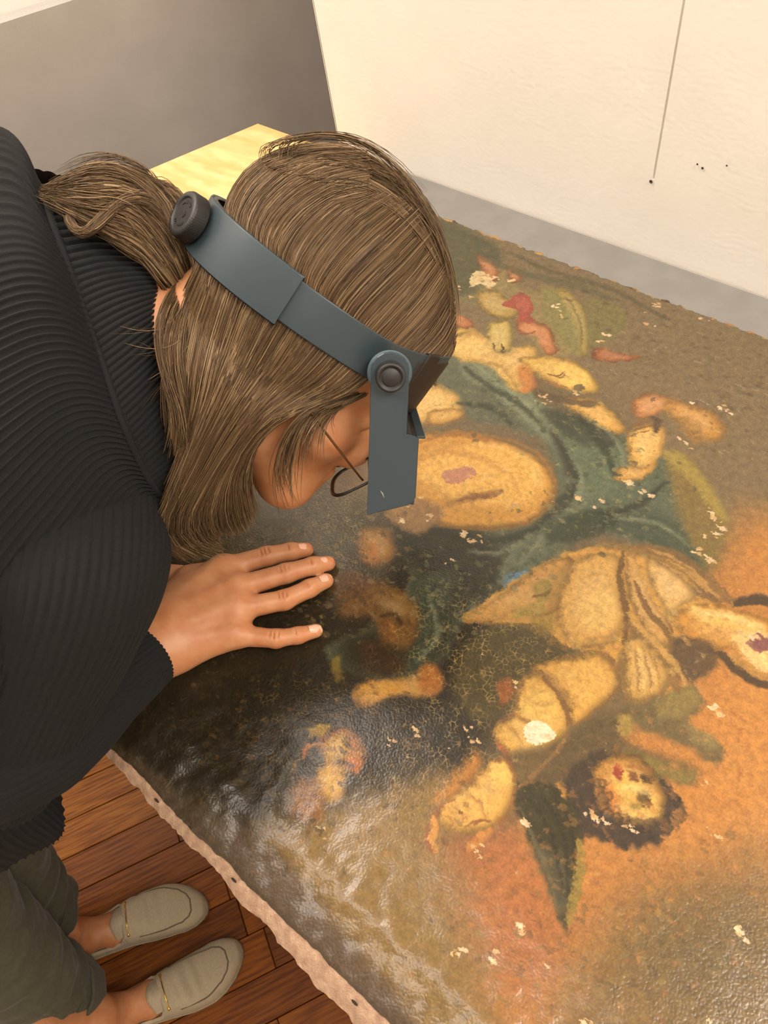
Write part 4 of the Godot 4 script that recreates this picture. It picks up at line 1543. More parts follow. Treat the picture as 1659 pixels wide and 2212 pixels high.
func sleeve(parent: Node3D, path: Array, radii: Array, ribs: int, depth: float) -> void:
	var rings := []
	var pa := PackedVector3Array(path)
	var a := Vector3(.2, .9, .3)
	for j in pa.size():
		var t := (pa[mini(j + 1, pa.size() - 1)] - pa[maxi(j - 1, 0)]).normalized()
		if j > 0 and (pa[j] - pa[j - 1]).dot(pa[1] - pa[0]) < 0 and j >= pa.size() - 2:
			t = -t
		a = (a - t * a.dot(t)).normalized()
		var b := t.cross(a)
		var r := PackedVector3Array()
		for k in 12:
			r.append(pa[j] + (a * cos(TAU * k / 12) + b * sin(TAU * k / 12)) * radii[j])
		rings.append(r)
	var nu := ribs * 7
	var nv := 60
	var pts := loft(rings, nu, nv)
	var drape := noise(95, 7.0, FastNoiseLite.TYPE_SIMPLEX_SMOOTH, 2)
	pts = emboss(pts, nu, nv, true, func(i, j): return drape.get_noise_3dv(pts[j * nu + i]) * .005 * (1.0 if j < nv - 22 else .1))
	var m := Mesher.new()
	m.grid(emboss(pts, nu, nv, true, func(i, j): return rib(ribs, depth, i, nu, .2)), nu, nv, true)
	put("sleeve", m.done(), knit, parent)


func make_trousers(p: Node3D) -> void:
	var cloth := mottled("3c3b2b", "484734", .85, .12, .05, .03, .3, 101)
	cloth.rim_enabled = true
	cloth.rim = .2
	var t := Node3D.new()
	t.name = "trousers"
	p.add_child(t)
	t.set_meta("label", "olive cotton trousers with rolled cuffs")
	var m := Mesher.new()
	nets([cap_(Vector3(-.80, .88, -.10), Vector3(-.82, .88, -.26), .105, .105, .06), cap_(Vector3(-.80, .96, -.15), Vector3(-.82, .94, -.22), .10, .10, .05), cap_(Vector3(-.80, .87, -.10), Vector3(-.765, .66, -.135), .098, .088, .03), cap_(Vector3(-.815, .87, -.26), Vector3(-.775, .66, -.285), .098, .088, .03)], .011, Vector3(-1.0, .55, -.42), Vector3(-.6, 1.1, .06), m)
	put("seat", m.done(), cloth, t)
	var fold := noise(102, 9.0, FastNoiseLite.TYPE_SIMPLEX_SMOOTH, 3)
	for s in 2:
		var path: Array = [
			[Vector3(-.79, .80, -.105), Vector3(-.765, .66, -.135), Vector3(-.742, .50, -.165), Vector3(-.728, .36, -.128), Vector3(-.714, .22, -.083), Vector3(-.706, .125, -.060)],
			[Vector3(-.81, .80, -.265), Vector3(-.775, .66, -.29), Vector3(-.745, .50, -.305), Vector3(-.752, .36, -.262), Vector3(-.768, .22, -.205), Vector3(-.776, .135, -.185)],
		][s]
		var rad := [.095, .088, .080, .076, .070, .064]
		var rings := []
		for j in 6:
			var r := PackedVector3Array()
			for k in 12:
				r.append(path[j] + Vector3(cos(TAU * k / 12), 0, sin(TAU * k / 12)) * rad[j])
			rings.append(r)
		var pts := loft(rings, 96, 110)
		pts = emboss(pts, 96, 110, true, func(i, j): return fold.get_noise_3d(pts[j * 96 + i].x * .7, pts[j * 96 + i].y * 1.9, pts[j * 96 + i].z * .7 + s) * .012 + (.0016 if i in [12, 60] else 0.0))
		m = Mesher.new()
		m.grid(pts, 96, 110, true, 1, 3)
		put("leg", m.done(), cloth, t)
		var c: Vector3 = path[5]
		var q := PackedVector3Array()
		for j in 12:
			var f: Array = [[.064, .030], [.0685, .034], [.0705, .030], [.0705, .012], [.0700, -.008], [.0695, -.013], [.0675, -.0150], [.0650, -.013], [.0635, -.006], [.0630, .010], [.0625, .03], [.0600, .05]][j]
			for i in 72:
				var w := TAU * i / 72
				var o := fold.get_noise_2d(cos(w) * .1 + s, sin(w) * .1) * .008
				q.append(c + Vector3(cos(w) * (f[0] + o), f[1] + fold.get_noise_2d(cos(w) * .08 + 5, sin(w) * .08) * .006, sin(w) * (f[0] + o)))
		m = Mesher.new()
		m.grid(q, 72, 12, true)
		put("cuff", m.done(), cloth, t)


func make_shoe(p: Node3D, s: int) -> void:
	var suede := mottled("9c8f76", "a89b82", .85, .06, .05, .02, .4, 111)
	suede.rim_enabled = true
	suede.rim = .15
	var x := foot(s)
	var mir := 1.0 if s == 0 else -1.0
	var sh := Node3D.new()
	sh.name = "shoe"
	p.add_child(sh, true)
	sh.transform = x
	sh.set_meta("label", "beige suede loafer with a thin gold bar")
	var L := .262
	var hw := func(f: float) -> float:
		return along([0.0, .012, .02, .020, .06, .0275, .15, .0315, .3, .031, .45, .035, .6, .0415, .72, .0435, .82, .0410, .9, .0335, .96, .0220, .985, .0140, 1.0, .004], f)
	var bend := func(f: float) -> float:
		return mir * (-.006 * sin(PI * clampf((f - .3) / .7, 0, 1)) + .008 * clampf((f - .75) / .25, 0, 1))
	var z0 := -.036
	var top := func(f: float) -> float:
		return along([0.0, .05, .05, .056, .15, .055, .3, .050, .42, .060, .5, .064, .6, .057, .72, .044, .85, .036, .93, .031, .98, .024, 1.0, .012], f)
	# upper: arches over the foot; behind the tongue only the sides are left
	var ns := 120
	var nt := 61
	var pts := PackedVector3Array()
	for i in ns:
		var f := i / (ns - 1.0)
		var w: float = hw.call(f)
		var h: float = top.call(f)
		for j in nt:
			var g := lerpf(-1, 1, j / (nt - 1.0))
			var open := clampf((.47 - f) / .05, 0, 1)
			var a := g * PI * .5
			var ex := .62
			var sx := signf(sin(a)) * pow(absf(sin(a)), .8)
			var sy := pow(maxf(cos(a), 0.0), ex)
			var r := Vector3(sx * w, .008 + sy * (h - .008), 0)
			if open > 0:
				# the wall rises to a topline of its own height
				var tl := along([0.0, .050, .08, .052, .2, .040, .35, .034, .47, .045], f)
				var up := 1.0 - absf(g)
				var wall := Vector3(signf(g) * (w + .0015 * sin(up * PI) - up * up * .004), .008 + minf(up * 1.9, 1.0) * (tl - .008), 0)
				if up * 1.9 > 1.0:
					wall.x = signf(g) * maxf(w - .004 - (up * 1.9 - 1.0) * .0022, .0)
					wall.y = tl - (up * 1.9 - 1.0) * .012
				r = r.lerp(wall, open)
			# creases over the toes, seam ring of the apron
			var cr := 0.0
			if f > .52 and f < .78 and absf(g) < .6:
				cr = sin((f - .52) * 85.0 + g * 2.2) * .0022 * sin((f - .52) / .26 * PI) * (1.0 - absf(g) / .6)
			r.y += cr
			pts.append(Vector3(r.x + bend.call(f), r.y, z0 + f * L))
	var m := Mesher.new()
	m.grid(pts, nt, ns, false, 3, 8)
	# lining
	var inner := PackedVector3Array()
	for i in ns:
		for j in nt:
			var q := pts[i * nt + j]
			inner.append(Vector3((q.x - bend.call(i / (ns - 1.0))) * .94 + bend.call(i / (ns - 1.0)), q.y - .0012, q.z))
	put("upper", m.done(), suede, sh)
	var dark := paint("1d1713", .8)
	m = Mesher.new()
	var ins := PackedVector3Array()
	for i in 40:
		var f := .004 + i / 39.0 * .6
		for j in 9:
			ins.append(Vector3((j - 4) / 4.0 * (hw.call(f) - .002) + bend.call(f), .010, z0 + f * L))
	m.grid(ins, 9, 40)
	put("insole", m.done(), dark, sh)
	# sole: a low wall round the outline
	m = Mesher.new()
	var so := PackedVector3Array()
	var nn := 120
	for j in 5:
		var y: float = [.0, .001, .0085, .0095, .0095][j]
		var gr: float = [-.003, .0006, .0012, .0002, -.004][j]
		for i in nn:
			var f := i / (nn * .5) if i < nn / 2 else 2.0 - i / (nn * .5)
			var sd := 1.0 if i < nn / 2 else -1.0
			f = clampf(f, 0, 1)
			var ff := .5 - .5 * cos(f * PI)
			so.append(Vector3(sd * (hw.call(ff) + gr) + bend.call(ff), y, z0 + ff * L))
	m.grid(so, nn, 5, true)
	m.cap(0, nn)
	m.cap(nn * 4, nn, true)
	put("sole", m.done(), mottled("8f8168", "9c8e74", .8, .05, .1), sh)
	# apron seam
	m = Mesher.new()
	var seam := PackedVector3Array()
	var rad := PackedFloat32Array()
	for k in 41:
		var a := lerpf(-1, 1, k / 40.0)
		var f := .56 + .355 * pow(1.0 - pow(absf(a), 2.6), .5)
		var g := clampf(a * .62, -.62, .62)
		var i := clampi(int(f * (ns - 1)), 0, ns - 1)
		var j := clampi(int((g * .5 + .5) * (nt - 1)), 0, nt - 1)
		seam.append(pts[i * nt + j] + Vector3(0, .0002, 0))
		rad.append(.0013)
	seam = spline(seam, 90)
	rad.resize(90)
	rad.fill(.0013)
	m.tube(seam, rad, 7)
	put("apron_seam", m.done(), mottled("5e5442", "6a5f4c", .9, .05), sh)
	# strap across the vamp, with the tongue behind it
	m = Mesher.new()
	var st := PackedVector3Array()
	for i in 9:
		var f := .455 + i / 8.0 * .085
		for j in 41:
			var g := lerpf(-.9, .9, j / 40.0)
			var pi := clampi(int(f * (ns - 1)), 0, ns - 1)
			var q := pts[pi * nt + clampi(int((g * .5 + .5) * (nt - 1)), 0, nt - 1)]
			var lift := .0017 * (1.0 if i > 0 and i < 8 and j > 0 and j < 40 else -.3)
			st.append(q + Vector3(g * lift, lift * (1.1 - absf(g) * .6), 0))
	m.grid(st, 41, 9)
	put("strap", m.done(), suede, sh)
	m = Mesher.new()
	var to := PackedVector3Array()
	for i in 10:
		var f := .385 + i / 9.0 * .10
		for j in 21:
			var g := lerpf(-1, 1, j / 20.0)
			var w: float = .026 * (1.0 if i > 1 else [.72, .92][i])
			to.append(Vector3(g * w + bend.call(f), .0655 - g * g * .020 + sin(i * .35) * .0015 + (.0 if i > 0 else -.003), z0 + f * L))
	m.grid(to, 21, 10)
	put("tongue", m.done(), suede, sh)
	var gold := paint("d8b050", .22, 1.0)
	m = Mesher.new()
	var bar := PackedVector3Array()
	var br := PackedFloat32Array()
	for j in 25:
		var g := lerpf(-.46, .46, j / 24.0)
		var q := st[4 * 41 + clampi(int((g / 1.8 + .5) * 40), 0, 40)]
		bar.append(q + Vector3(0, .0012, .003 * cos(g * 3)))
		br.append(.0010 + (.0009 if j in [0, 1, 23, 24] else 0.0))
	bar = spline(bar, 49)
	var b2 := PackedFloat32Array()
	for j in 49:
		b2.append(.0011 + (.0011 if j < 4 or j > 44 else 0.0))
	m.tube(bar, b2, 9)
	put("gold_bar", m.done(), gold, sh).set_meta("label", "thin polished gold bar")


func make_hair(p: Node3D) -> void:
	var hm := paint("ffffff", .42)
	hm.vertex_color_use_as_albedo = true
	hm.metallic_specular = .3
	var hair := Node3D.new()
	hair.name = "hair"
	p.add_child(hair)
	hair.set_meta("label", "shoulder length light brown hair, half tied at the nape")
	# under layer on the scalp
	var m := Mesher.new()
	nets([egg(Vector3(0, .008, .002), Vector3(.0785, .098, .0985), .01), egg(Vector3(0, -.033, .036), Vector3(.058, .052, .054), .03), egg(fc(0, -.075, .138), Vector3(.2, .085, .085), .008, Basis.IDENTITY, true)], .004, Vector3(-.1, -.12, -.12), Vector3(.1, .12, .125), m, HEAD)
	put("under_layer", m.done(), paint("64503a", .7), hair)
	# crown: from the parting down to the band
	m = Mesher.new()
	var crown := [
		PackedVector3Array([Vector3(-.0702, 1.2136, -.5436), Vector3(-.0972, 1.2176, -.5439), Vector3(-.1214, 1.217, -.5392), Vector3(-.1412, 1.2121, -.531), Vector3(-.149, 1.2135, -.5045), Vector3(-.1525, 1.2097, -.487), Vector3(-.1482, 1.2065, -.4708), Vector3(-.1427, 1.1984, -.4663)]),
		PackedVector3Array([Vector3(-.0529, 1.213, -.5304), Vector3(-.0808, 1.2243, -.5168), Vector3(-.1047, 1.2258, -.5044), Vector3(-.1234, 1.2213, -.4896), Vector3(-.1349, 1.2144, -.4767), Vector3(-.1389, 1.2072, -.4639), Vector3(-.1344, 1.1969, -.4564), Vector3(-.1306, 1.1906, -.4514)]),
		PackedVector3Array([Vector3(-.049, 1.2148, -.5049), Vector3(-.0737, 1.2217, -.4917), Vector3(-.0959, 1.221, -.4791), Vector3(-.1125, 1.2154, -.4672), Vector3(-.1216, 1.2077, -.456), Vector3(-.1227, 1.1998, -.4455), Vector3(-.1196, 1.1889, -.4416), Vector3(-.1165, 1.1815, -.438)]),
		PackedVector3Array([Vector3(-.0539, 1.2122, -.4806), Vector3(-.0726, 1.215, -.4719), Vector3(-.0897, 1.2114, -.4593), Vector3(-.1025, 1.2036, -.4471), Vector3(-.1093, 1.1948, -.4374), Vector3(-.1074, 1.1865, -.4293), Vector3(-.1042, 1.1758, -.4282), Vector3(-.1008, 1.1685, -.4266)]),
		PackedVector3Array([Vector3(-.0371, 1.2054, -.4876), Vector3(-.0592, 1.2073, -.4649), Vector3(-.0774, 1.2006, -.4467), Vector3(-.0898, 1.1922, -.435), Vector3(-.0961, 1.1827, -.426), Vector3(-.0944, 1.1738, -.4195), Vector3(-.0911, 1.1626, -.4199), Vector3(-.0881, 1.1558, -.42)]),
		PackedVector3Array([Vector3(-.0204, 1.1922, -.4877), Vector3(-.0418, 1.1936, -.4576), Vector3(-.0633, 1.1882, -.4382), Vector3(-.079, 1.179, -.4254), Vector3(-.0854, 1.1693, -.4176), Vector3(-.0827, 1.1597, -.4125), Vector3(-.079, 1.1495, -.4151), Vector3(-.0761, 1.1415, -.4158)]),
		PackedVector3Array([Vector3(-.0087, 1.1762, -.4812), Vector3(-.0294, 1.1758, -.4486), Vector3(-.0515, 1.1692, -.428), Vector3(-.0675, 1.1591, -.4157), Vector3(-.0721, 1.1504, -.4103), Vector3(-.0691, 1.1418, -.4078), Vector3(-.0667, 1.1321, -.412), Vector3(-.0628, 1.1239, -.4146)]),
		PackedVector3Array([Vector3(-.0024, 1.1603, -.4721), Vector3(-.0198, 1.1569, -.4428), Vector3(-.0393, 1.1489, -.4231), Vector3(-.0537, 1.1406, -.4126), Vector3(-.058, 1.1336, -.4088), Vector3(-.0541, 1.1244, -.4082), Vector3(-.0512, 1.1152, -.4147), Vector3(-.0478, 1.1064, -.4193)]),
		PackedVector3Array([Vector3(.0008, 1.142, -.4629), Vector3(-.0133, 1.1358, -.4391), Vector3(-.0295, 1.1302, -.4229), Vector3(-.0405, 1.1243, -.4147), Vector3(-.0429, 1.1187, -.4125), Vector3(-.0404, 1.106, -.4177), Vector3(-.0373, 1.0948, -.4255)]),
		PackedVector3Array([Vector3(.0018, 1.1159, -.4569), Vector3(-.0064, 1.1081, -.4434), Vector3(-.0177, 1.1053, -.4303), Vector3(-.0269, 1.1036, -.4223), Vector3(-.0292, 1.0983, -.421), Vector3(-.0283, 1.0813, -.4331), Vector3(-.0271, 1.0654, -.4449)]),
		PackedVector3Array([Vector3(-.0002, 1.0865, -.4631), Vector3(-.0031, 1.0798, -.4572), Vector3(-.0101, 1.0734, -.4515), Vector3(-.016, 1.0716, -.4457), Vector3(-.0172, 1.0661, -.4451), Vector3(-.0168, 1.0632, -.4426)]),
	]
	strands(m, crown, 6800, .0042, .0035, .00031, .3)
	ribbons(m, crown, 420, .0012, .0036)
	# over the top, from the back towards the brow
	var top := [
		PackedVector3Array([Vector3(-.1321, 1.2146, -.5345), Vector3(-.1033, 1.2196, -.5382), Vector3(-.076, 1.2185, -.5364), Vector3(-.0496, 1.2121, -.5282), Vector3(-.0274, 1.2003, -.5163), Vector3(-.0122, 1.1859, -.5039), Vector3(-.0038, 1.1712, -.4872)]),
		PackedVector3Array([Vector3(-.113, 1.2249, -.502), Vector3(-.0868, 1.2255, -.508), Vector3(-.0615, 1.2199, -.5106), Vector3(-.0367, 1.2079, -.5061), Vector3(-.0171, 1.1906, -.495), Vector3(-.0057, 1.1718, -.4813), Vector3(-.0004, 1.1525, -.4685)]),
		PackedVector3Array([Vector3(-.0862, 1.223, -.4882), Vector3(-.0613, 1.218, -.491), Vector3(-.0401, 1.2074, -.4879), Vector3(-.0208, 1.1899, -.4802), Vector3(-.008, 1.1685, -.4701), Vector3(-.0016, 1.1448, -.4599), Vector3(.0003, 1.1227, -.4546)]),
		PackedVector3Array([Vector3(-.0602, 1.2131, -.4765), Vector3(-.0404, 1.2045, -.4787), Vector3(-.0228, 1.1881, -.4725), Vector3(-.01, 1.1671, -.4644), Vector3(-.0028, 1.1433, -.4567), Vector3(-.0002, 1.115, -.453), Vector3(-.0017, 1.0825, -.4596)]),
	]
	strands(m, top, 1500, .004, .004, .0003, .3)
	ribbons(m, top, 110, .0012, .0034)
	put("crown_hair", m.done(true), hm, hair)
	# sides: out from under the band, swept back and down past the jaw
	m = Mesher.new()
	var side := [
		PackedVector3Array([Vector3(-.1758, 1.1928, -.4919), Vector3(-.1763, 1.1898, -.4733), Vector3(-.1895, 1.1644, -.4816), Vector3(-.1946, 1.157, -.4595), Vector3(-.2016, 1.151, -.4356), Vector3(-.2072, 1.1427, -.4121), Vector3(-.2114, 1.1273, -.3946), Vector3(-.2132, 1.1097, -.3831)]),
		PackedVector3Array([Vector3(-.1642, 1.1956, -.475), Vector3(-.1729, 1.1904, -.4708), Vector3(-.18, 1.1817, -.4607), Vector3(-.1948, 1.163, -.4628), Vector3(-.1997, 1.1565, -.4403), Vector3(-.2028, 1.1446, -.4191), Vector3(-.2073, 1.1271, -.4037), Vector3(-.2075, 1.1049, -.3913), Vector3(-.2102, 1.0877, -.3785)]),
		PackedVector3Array([Vector3(-.1569, 1.194, -.4617), Vector3(-.1654, 1.1889, -.4573), Vector3(-.1712, 1.1804, -.444), Vector3(-.1821, 1.1655, -.4375), Vector3(-.1885, 1.1528, -.423), Vector3(-.1956, 1.1387, -.405), Vector3(-.1981, 1.118, -.3924), Vector3(-.2026, 1.0962, -.3798), Vector3(-.2136, 1.0732, -.3676)]),
		PackedVector3Array([Vector3(-.1494, 1.1896, -.4492), Vector3(-.1578, 1.1846, -.4448), Vector3(-.1663, 1.1741, -.4325), Vector3(-.175, 1.1607, -.4246), Vector3(-.1807, 1.1507, -.4074), Vector3(-.1859, 1.1361, -.3925), Vector3(-.1941, 1.113, -.3826), Vector3(-.2079, 1.0865, -.3701), Vector3(-.224, 1.0614, -.3594)]),
		PackedVector3Array([Vector3(-.1382, 1.1846, -.4377), Vector3(-.1464, 1.1797, -.433), Vector3(-.1545, 1.1688, -.4198), Vector3(-.1636, 1.1543, -.4108), Vector3(-.1688, 1.1468, -.3935), Vector3(-.1785, 1.1284, -.3828), Vector3(-.1947, 1.1022, -.3739), Vector3(-.2148, 1.0708, -.3605), Vector3(-.2375, 1.0374, -.3506)]),
		PackedVector3Array([Vector3(-.127, 1.1785, -.4285), Vector3(-.1351, 1.1738, -.4237), Vector3(-.1441, 1.1637, -.4121), Vector3(-.1544, 1.1501, -.4031), Vector3(-.1626, 1.1421, -.386), Vector3(-.1785, 1.1196, -.3773), Vector3(-.1986, 1.0936, -.3679), Vector3(-.2235, 1.0593, -.3564), Vector3(-.2439, 1.0317, -.3482), Vector3(-.2486, 1.011, -.344), Vector3(-.2405, .9928, -.3423)]),
		PackedVector3Array([Vector3(-.1113, 1.1697, -.4196), Vector3(-.1192, 1.1653, -.4144), Vector3(-.1303, 1.1548, -.4034), Vector3(-.1441, 1.1388, -.3974), Vector3(-.1567, 1.131, -.3801), Vector3(-.1772, 1.108, -.3715), Vector3(-.1984, 1.081, -.3622), Vector3(-.2213, 1.0545, -.3552), Vector3(-.2387, 1.031, -.3482), Vector3(-.2422, 1.0086, -.3436), Vector3(-.2284, .9889, -.3424)]),
		PackedVector3Array([Vector3(-.0939, 1.1562, -.4118), Vector3(-.1018, 1.1518, -.4063), Vector3(-.1142, 1.1419, -.397), Vector3(-.1308, 1.1281, -.3942), Vector3(-.1468, 1.1229, -.3773), Vector3(-.1674, 1.1023, -.3686), Vector3(-.1897, 1.0765, -.3627), Vector3(-.2117, 1.0497, -.3554), Vector3(-.2284, 1.0253, -.3489), Vector3(-.2277, 1.0029, -.3451), Vector3(-.212, .9849, -.3468)]),
		PackedVector3Array([Vector3(-.078, 1.1426, -.4082), Vector3(-.086, 1.1384, -.4024), Vector3(-.0999, 1.1294, -.3951), Vector3(-.1178, 1.1186, -.3925), Vector3(-.1359, 1.1181, -.3759), Vector3(-.1577, 1.0995, -.3699), Vector3(-.179, 1.0735, -.3639), Vector3(-.1969, 1.0473, -.3581), Vector3(-.2086, 1.0232, -.3531), Vector3(-.2088, 1.0066, -.3504)]),
		PackedVector3Array([Vector3(-.0666, 1.1302, -.4073), Vector3(-.0746, 1.126, -.4013), Vector3(-.0903, 1.1185, -.3937), Vector3(-.109, 1.111, -.392), Vector3(-.1282, 1.1144, -.3756), Vector3(-.1508, 1.0996, -.3713), Vector3(-.1694, 1.0759, -.3656), Vector3(-.1822, 1.0491, -.3599), Vector3(-.1867, 1.0242, -.3551), Vector3(-.1864, 1.0059, -.3535)]),
		PackedVector3Array([Vector3(-.0578, 1.1201, -.4083), Vector3(-.0659, 1.1161, -.4019), Vector3(-.0815, 1.1101, -.3951), Vector3(-.1014, 1.1075, -.3916), Vector3(-.122, 1.1125, -.3775), Vector3(-.1449, 1.0993, -.3754), Vector3(-.1616, 1.078, -.3699), Vector3(-.1698, 1.0512, -.3618), Vector3(-.1712, 1.0239, -.354)]),
	]
	strands(m, side, 6800, .004, .008, .00031, .45)
	ribbons(m, side, 620, .0022, .0026)
	# sideburn and thin wisps on the cheek
	var wisps := [
		PackedVector3Array([Vector3(-.0685, 1.0966, -.4062), Vector3(-.0804, 1.0986, -.3963), Vector3(-.0919, 1.0928, -.3935), Vector3(-.096, 1.1042, -.3739), Vector3(-.0989, 1.097, -.3701)]),
		PackedVector3Array([Vector3(-.0734, 1.0988, -.4048), Vector3(-.0866, 1.1026, -.3943), Vector3(-.1031, 1.0988, -.3917), Vector3(-.1135, 1.1023, -.3716), Vector3(-.1224, 1.0831, -.3617), Vector3(-.1308, 1.0592, -.3522)]),
		PackedVector3Array([Vector3(-.078, 1.1031, -.4036), Vector3(-.0982, 1.106, -.3926), Vector3(-.1178, 1.1076, -.3765), Vector3(-.136, 1.0871, -.3667), Vector3(-.1456, 1.0599, -.3575), Vector3(-.1423, 1.0333, -.3517)]),
	]
	strands(m, wisps, 130, .004, .012, .0003, .5)
	# loose wisps down over the collar
	var loose := [
		PackedVector3Array([Vector3(-.191, 1.169, -.4925), Vector3(-.2046, 1.162, -.4816), Vector3(-.2058, 1.1732, -.442), Vector3(-.2108, 1.1646, -.4182), Vector3(-.2071, 1.1503, -.3949), Vector3(-.2017, 1.1307, -.3766), Vector3(-.2033, 1.1106, -.3633)]),
		PackedVector3Array([Vector3(-.1812, 1.1733, -.4716), Vector3(-.1976, 1.1549, -.4677), Vector3(-.1984, 1.1626, -.4282), Vector3(-.2032, 1.1507, -.4033), Vector3(-.2027, 1.1351, -.3863), Vector3(-.2033, 1.1184, -.3744), Vector3(-.2121, 1.098, -.3613)]),
		PackedVector3Array([Vector3(-.1762, 1.1737, -.4624), Vector3(-.1877, 1.1617, -.4528), Vector3(-.1922, 1.1566, -.4242), Vector3(-.1949, 1.1401, -.4036), Vector3(-.1976, 1.1174, -.3882), Vector3(-.195, 1.0976, -.3778)]),
	]
	strands(m, loose, 260, .003, .009, .0003, .5)
	put("side_locks", m.done(true), hm, hair)
	# the loop and tail at the nape
	m = Mesher.new()
	var tail := [
		PackedVector3Array([Vector3(-.1935, 1.1699, -.4917), Vector3(-.1926, 1.1885, -.4998), Vector3(-.1969, 1.204, -.5124), Vector3(-.2043, 1.2171, -.5158), Vector3(-.2132, 1.226, -.5163), Vector3(-.2269, 1.2347, -.5156), Vector3(-.2432, 1.2387, -.5113), Vector3(-.2626, 1.2359, -.5072), Vector3(-.2845, 1.2279, -.5058)]),
		PackedVector3Array([Vector3(-.1973, 1.1639, -.4863), Vector3(-.1972, 1.187, -.4915), Vector3(-.2044, 1.2041, -.5023), Vector3(-.2126, 1.2173, -.5039), Vector3(-.2237, 1.2282, -.5034), Vector3(-.2393, 1.2346, -.501), Vector3(-.2604, 1.2337, -.5011), Vector3(-.2845, 1.2275, -.5053)]),
		PackedVector3Array([Vector3(-.2021, 1.1583, -.4804), Vector3(-.2028, 1.1815, -.4808), Vector3(-.2105, 1.1973, -.488), Vector3(-.2176, 1.2132, -.4902), Vector3(-.2279, 1.2236, -.489), Vector3(-.2423, 1.2278, -.4854), Vector3(-.2622, 1.2293, -.4926), Vector3(-.2839, 1.227, -.5047)]),
		PackedVector3Array([Vector3(-.2065, 1.154, -.4755), Vector3(-.2087, 1.1763, -.4723), Vector3(-.2169, 1.1897, -.4777), Vector3(-.2239, 1.2033, -.4782), Vector3(-.2348, 1.2135, -.4767), Vector3(-.2497, 1.2207, -.4809), Vector3(-.2656, 1.2251, -.4912), Vector3(-.2838, 1.2261, -.5051)]),
		PackedVector3Array([Vector3(-.2087, 1.1519, -.473), Vector3(-.2132, 1.1726, -.4697), Vector3(-.2222, 1.1849, -.4768), Vector3(-.231, 1.1973, -.4753), Vector3(-.2427, 1.2083, -.4784), Vector3(-.2559, 1.2164, -.484), Vector3(-.2694, 1.2222, -.4935), Vector3(-.2837, 1.2251, -.5055)]),
	]
	strands(m, tail, 2200, .006, .004, .00032, .75, .006)
	var curl := [
		PackedVector3Array([Vector3(-.1969, 1.203, -.4968), Vector3(-.2013, 1.213, -.4998), Vector3(-.2092, 1.2217, -.5004), Vector3(-.2196, 1.226, -.4958), Vector3(-.2314, 1.2258, -.4863), Vector3(-.2431, 1.2214, -.476), Vector3(-.2528, 1.2177, -.4708), Vector3(-.2611, 1.2192, -.4766), Vector3(-.2652, 1.2224, -.4857)]),
		PackedVector3Array([Vector3(-.1987, 1.1993, -.4913), Vector3(-.2032, 1.209, -.4937), Vector3(-.2109, 1.2182, -.4949), Vector3(-.2207, 1.2228, -.491), Vector3(-.2299, 1.2226, -.482), Vector3(-.2402, 1.2186, -.4726), Vector3(-.2505, 1.2156, -.4681), Vector3(-.2601, 1.2172, -.4739), Vector3(-.2642, 1.2204, -.483)]),
	]
	strands(m, curl, 420, .003, .003, .00032, .5, .003)
	var arc := [
		PackedVector3Array([Vector3(-.1932, 1.1967, -.4885), Vector3(-.1974, 1.2125, -.4998), Vector3(-.2048, 1.2246, -.5053), Vector3(-.2157, 1.2336, -.5092), Vector3(-.2307, 1.2397, -.5116), Vector3(-.2487, 1.2409, -.51), Vector3(-.2658, 1.2365, -.5075), Vector3(-.284, 1.2302, -.5057)]),
		PackedVector3Array([Vector3(-.1952, 1.195, -.4857), Vector3(-.201, 1.2106, -.4965), Vector3(-.2091, 1.2225, -.5015), Vector3(-.2192, 1.2318, -.5059), Vector3(-.2326, 1.2377, -.5084), Vector3(-.25, 1.2388, -.5068), Vector3(-.2661, 1.2348, -.5051), Vector3(-.2837, 1.2295, -.5048)]),
	]
	strands(m, arc, 420, .003, .003, .00032, .5, .003)
	ribbons(m, tail, 150, .0018, .003)
	var loop := [
		PackedVector3Array([Vector3(-.1749, 1.1855, -.468), Vector3(-.1867, 1.1859, -.5024), Vector3(-.1927, 1.1987, -.5196), Vector3(-.2031, 1.2094, -.5277), Vector3(-.2137, 1.2129, -.5255), Vector3(-.2205, 1.209, -.5152), Vector3(-.2206, 1.1972, -.4983), Vector3(-.2165, 1.1856, -.4859)]),
		PackedVector3Array([Vector3(-.1804, 1.1796, -.4687), Vector3(-.1897, 1.1868, -.4961), Vector3(-.1973, 1.1999, -.5099), Vector3(-.2054, 1.2087, -.5139), Vector3(-.2134, 1.2085, -.5088), Vector3(-.2168, 1.2011, -.4976), Vector3(-.2147, 1.1898, -.4853)]),
	]
	strands(m, loop, 700, .005, .008, .00034, .6, .005)
	ribbons(m, loop, 50, .0018, .0032)
	put("nape_tail", m.done(true), hm, hair)
	# flyaways
	m = Mesher.new()
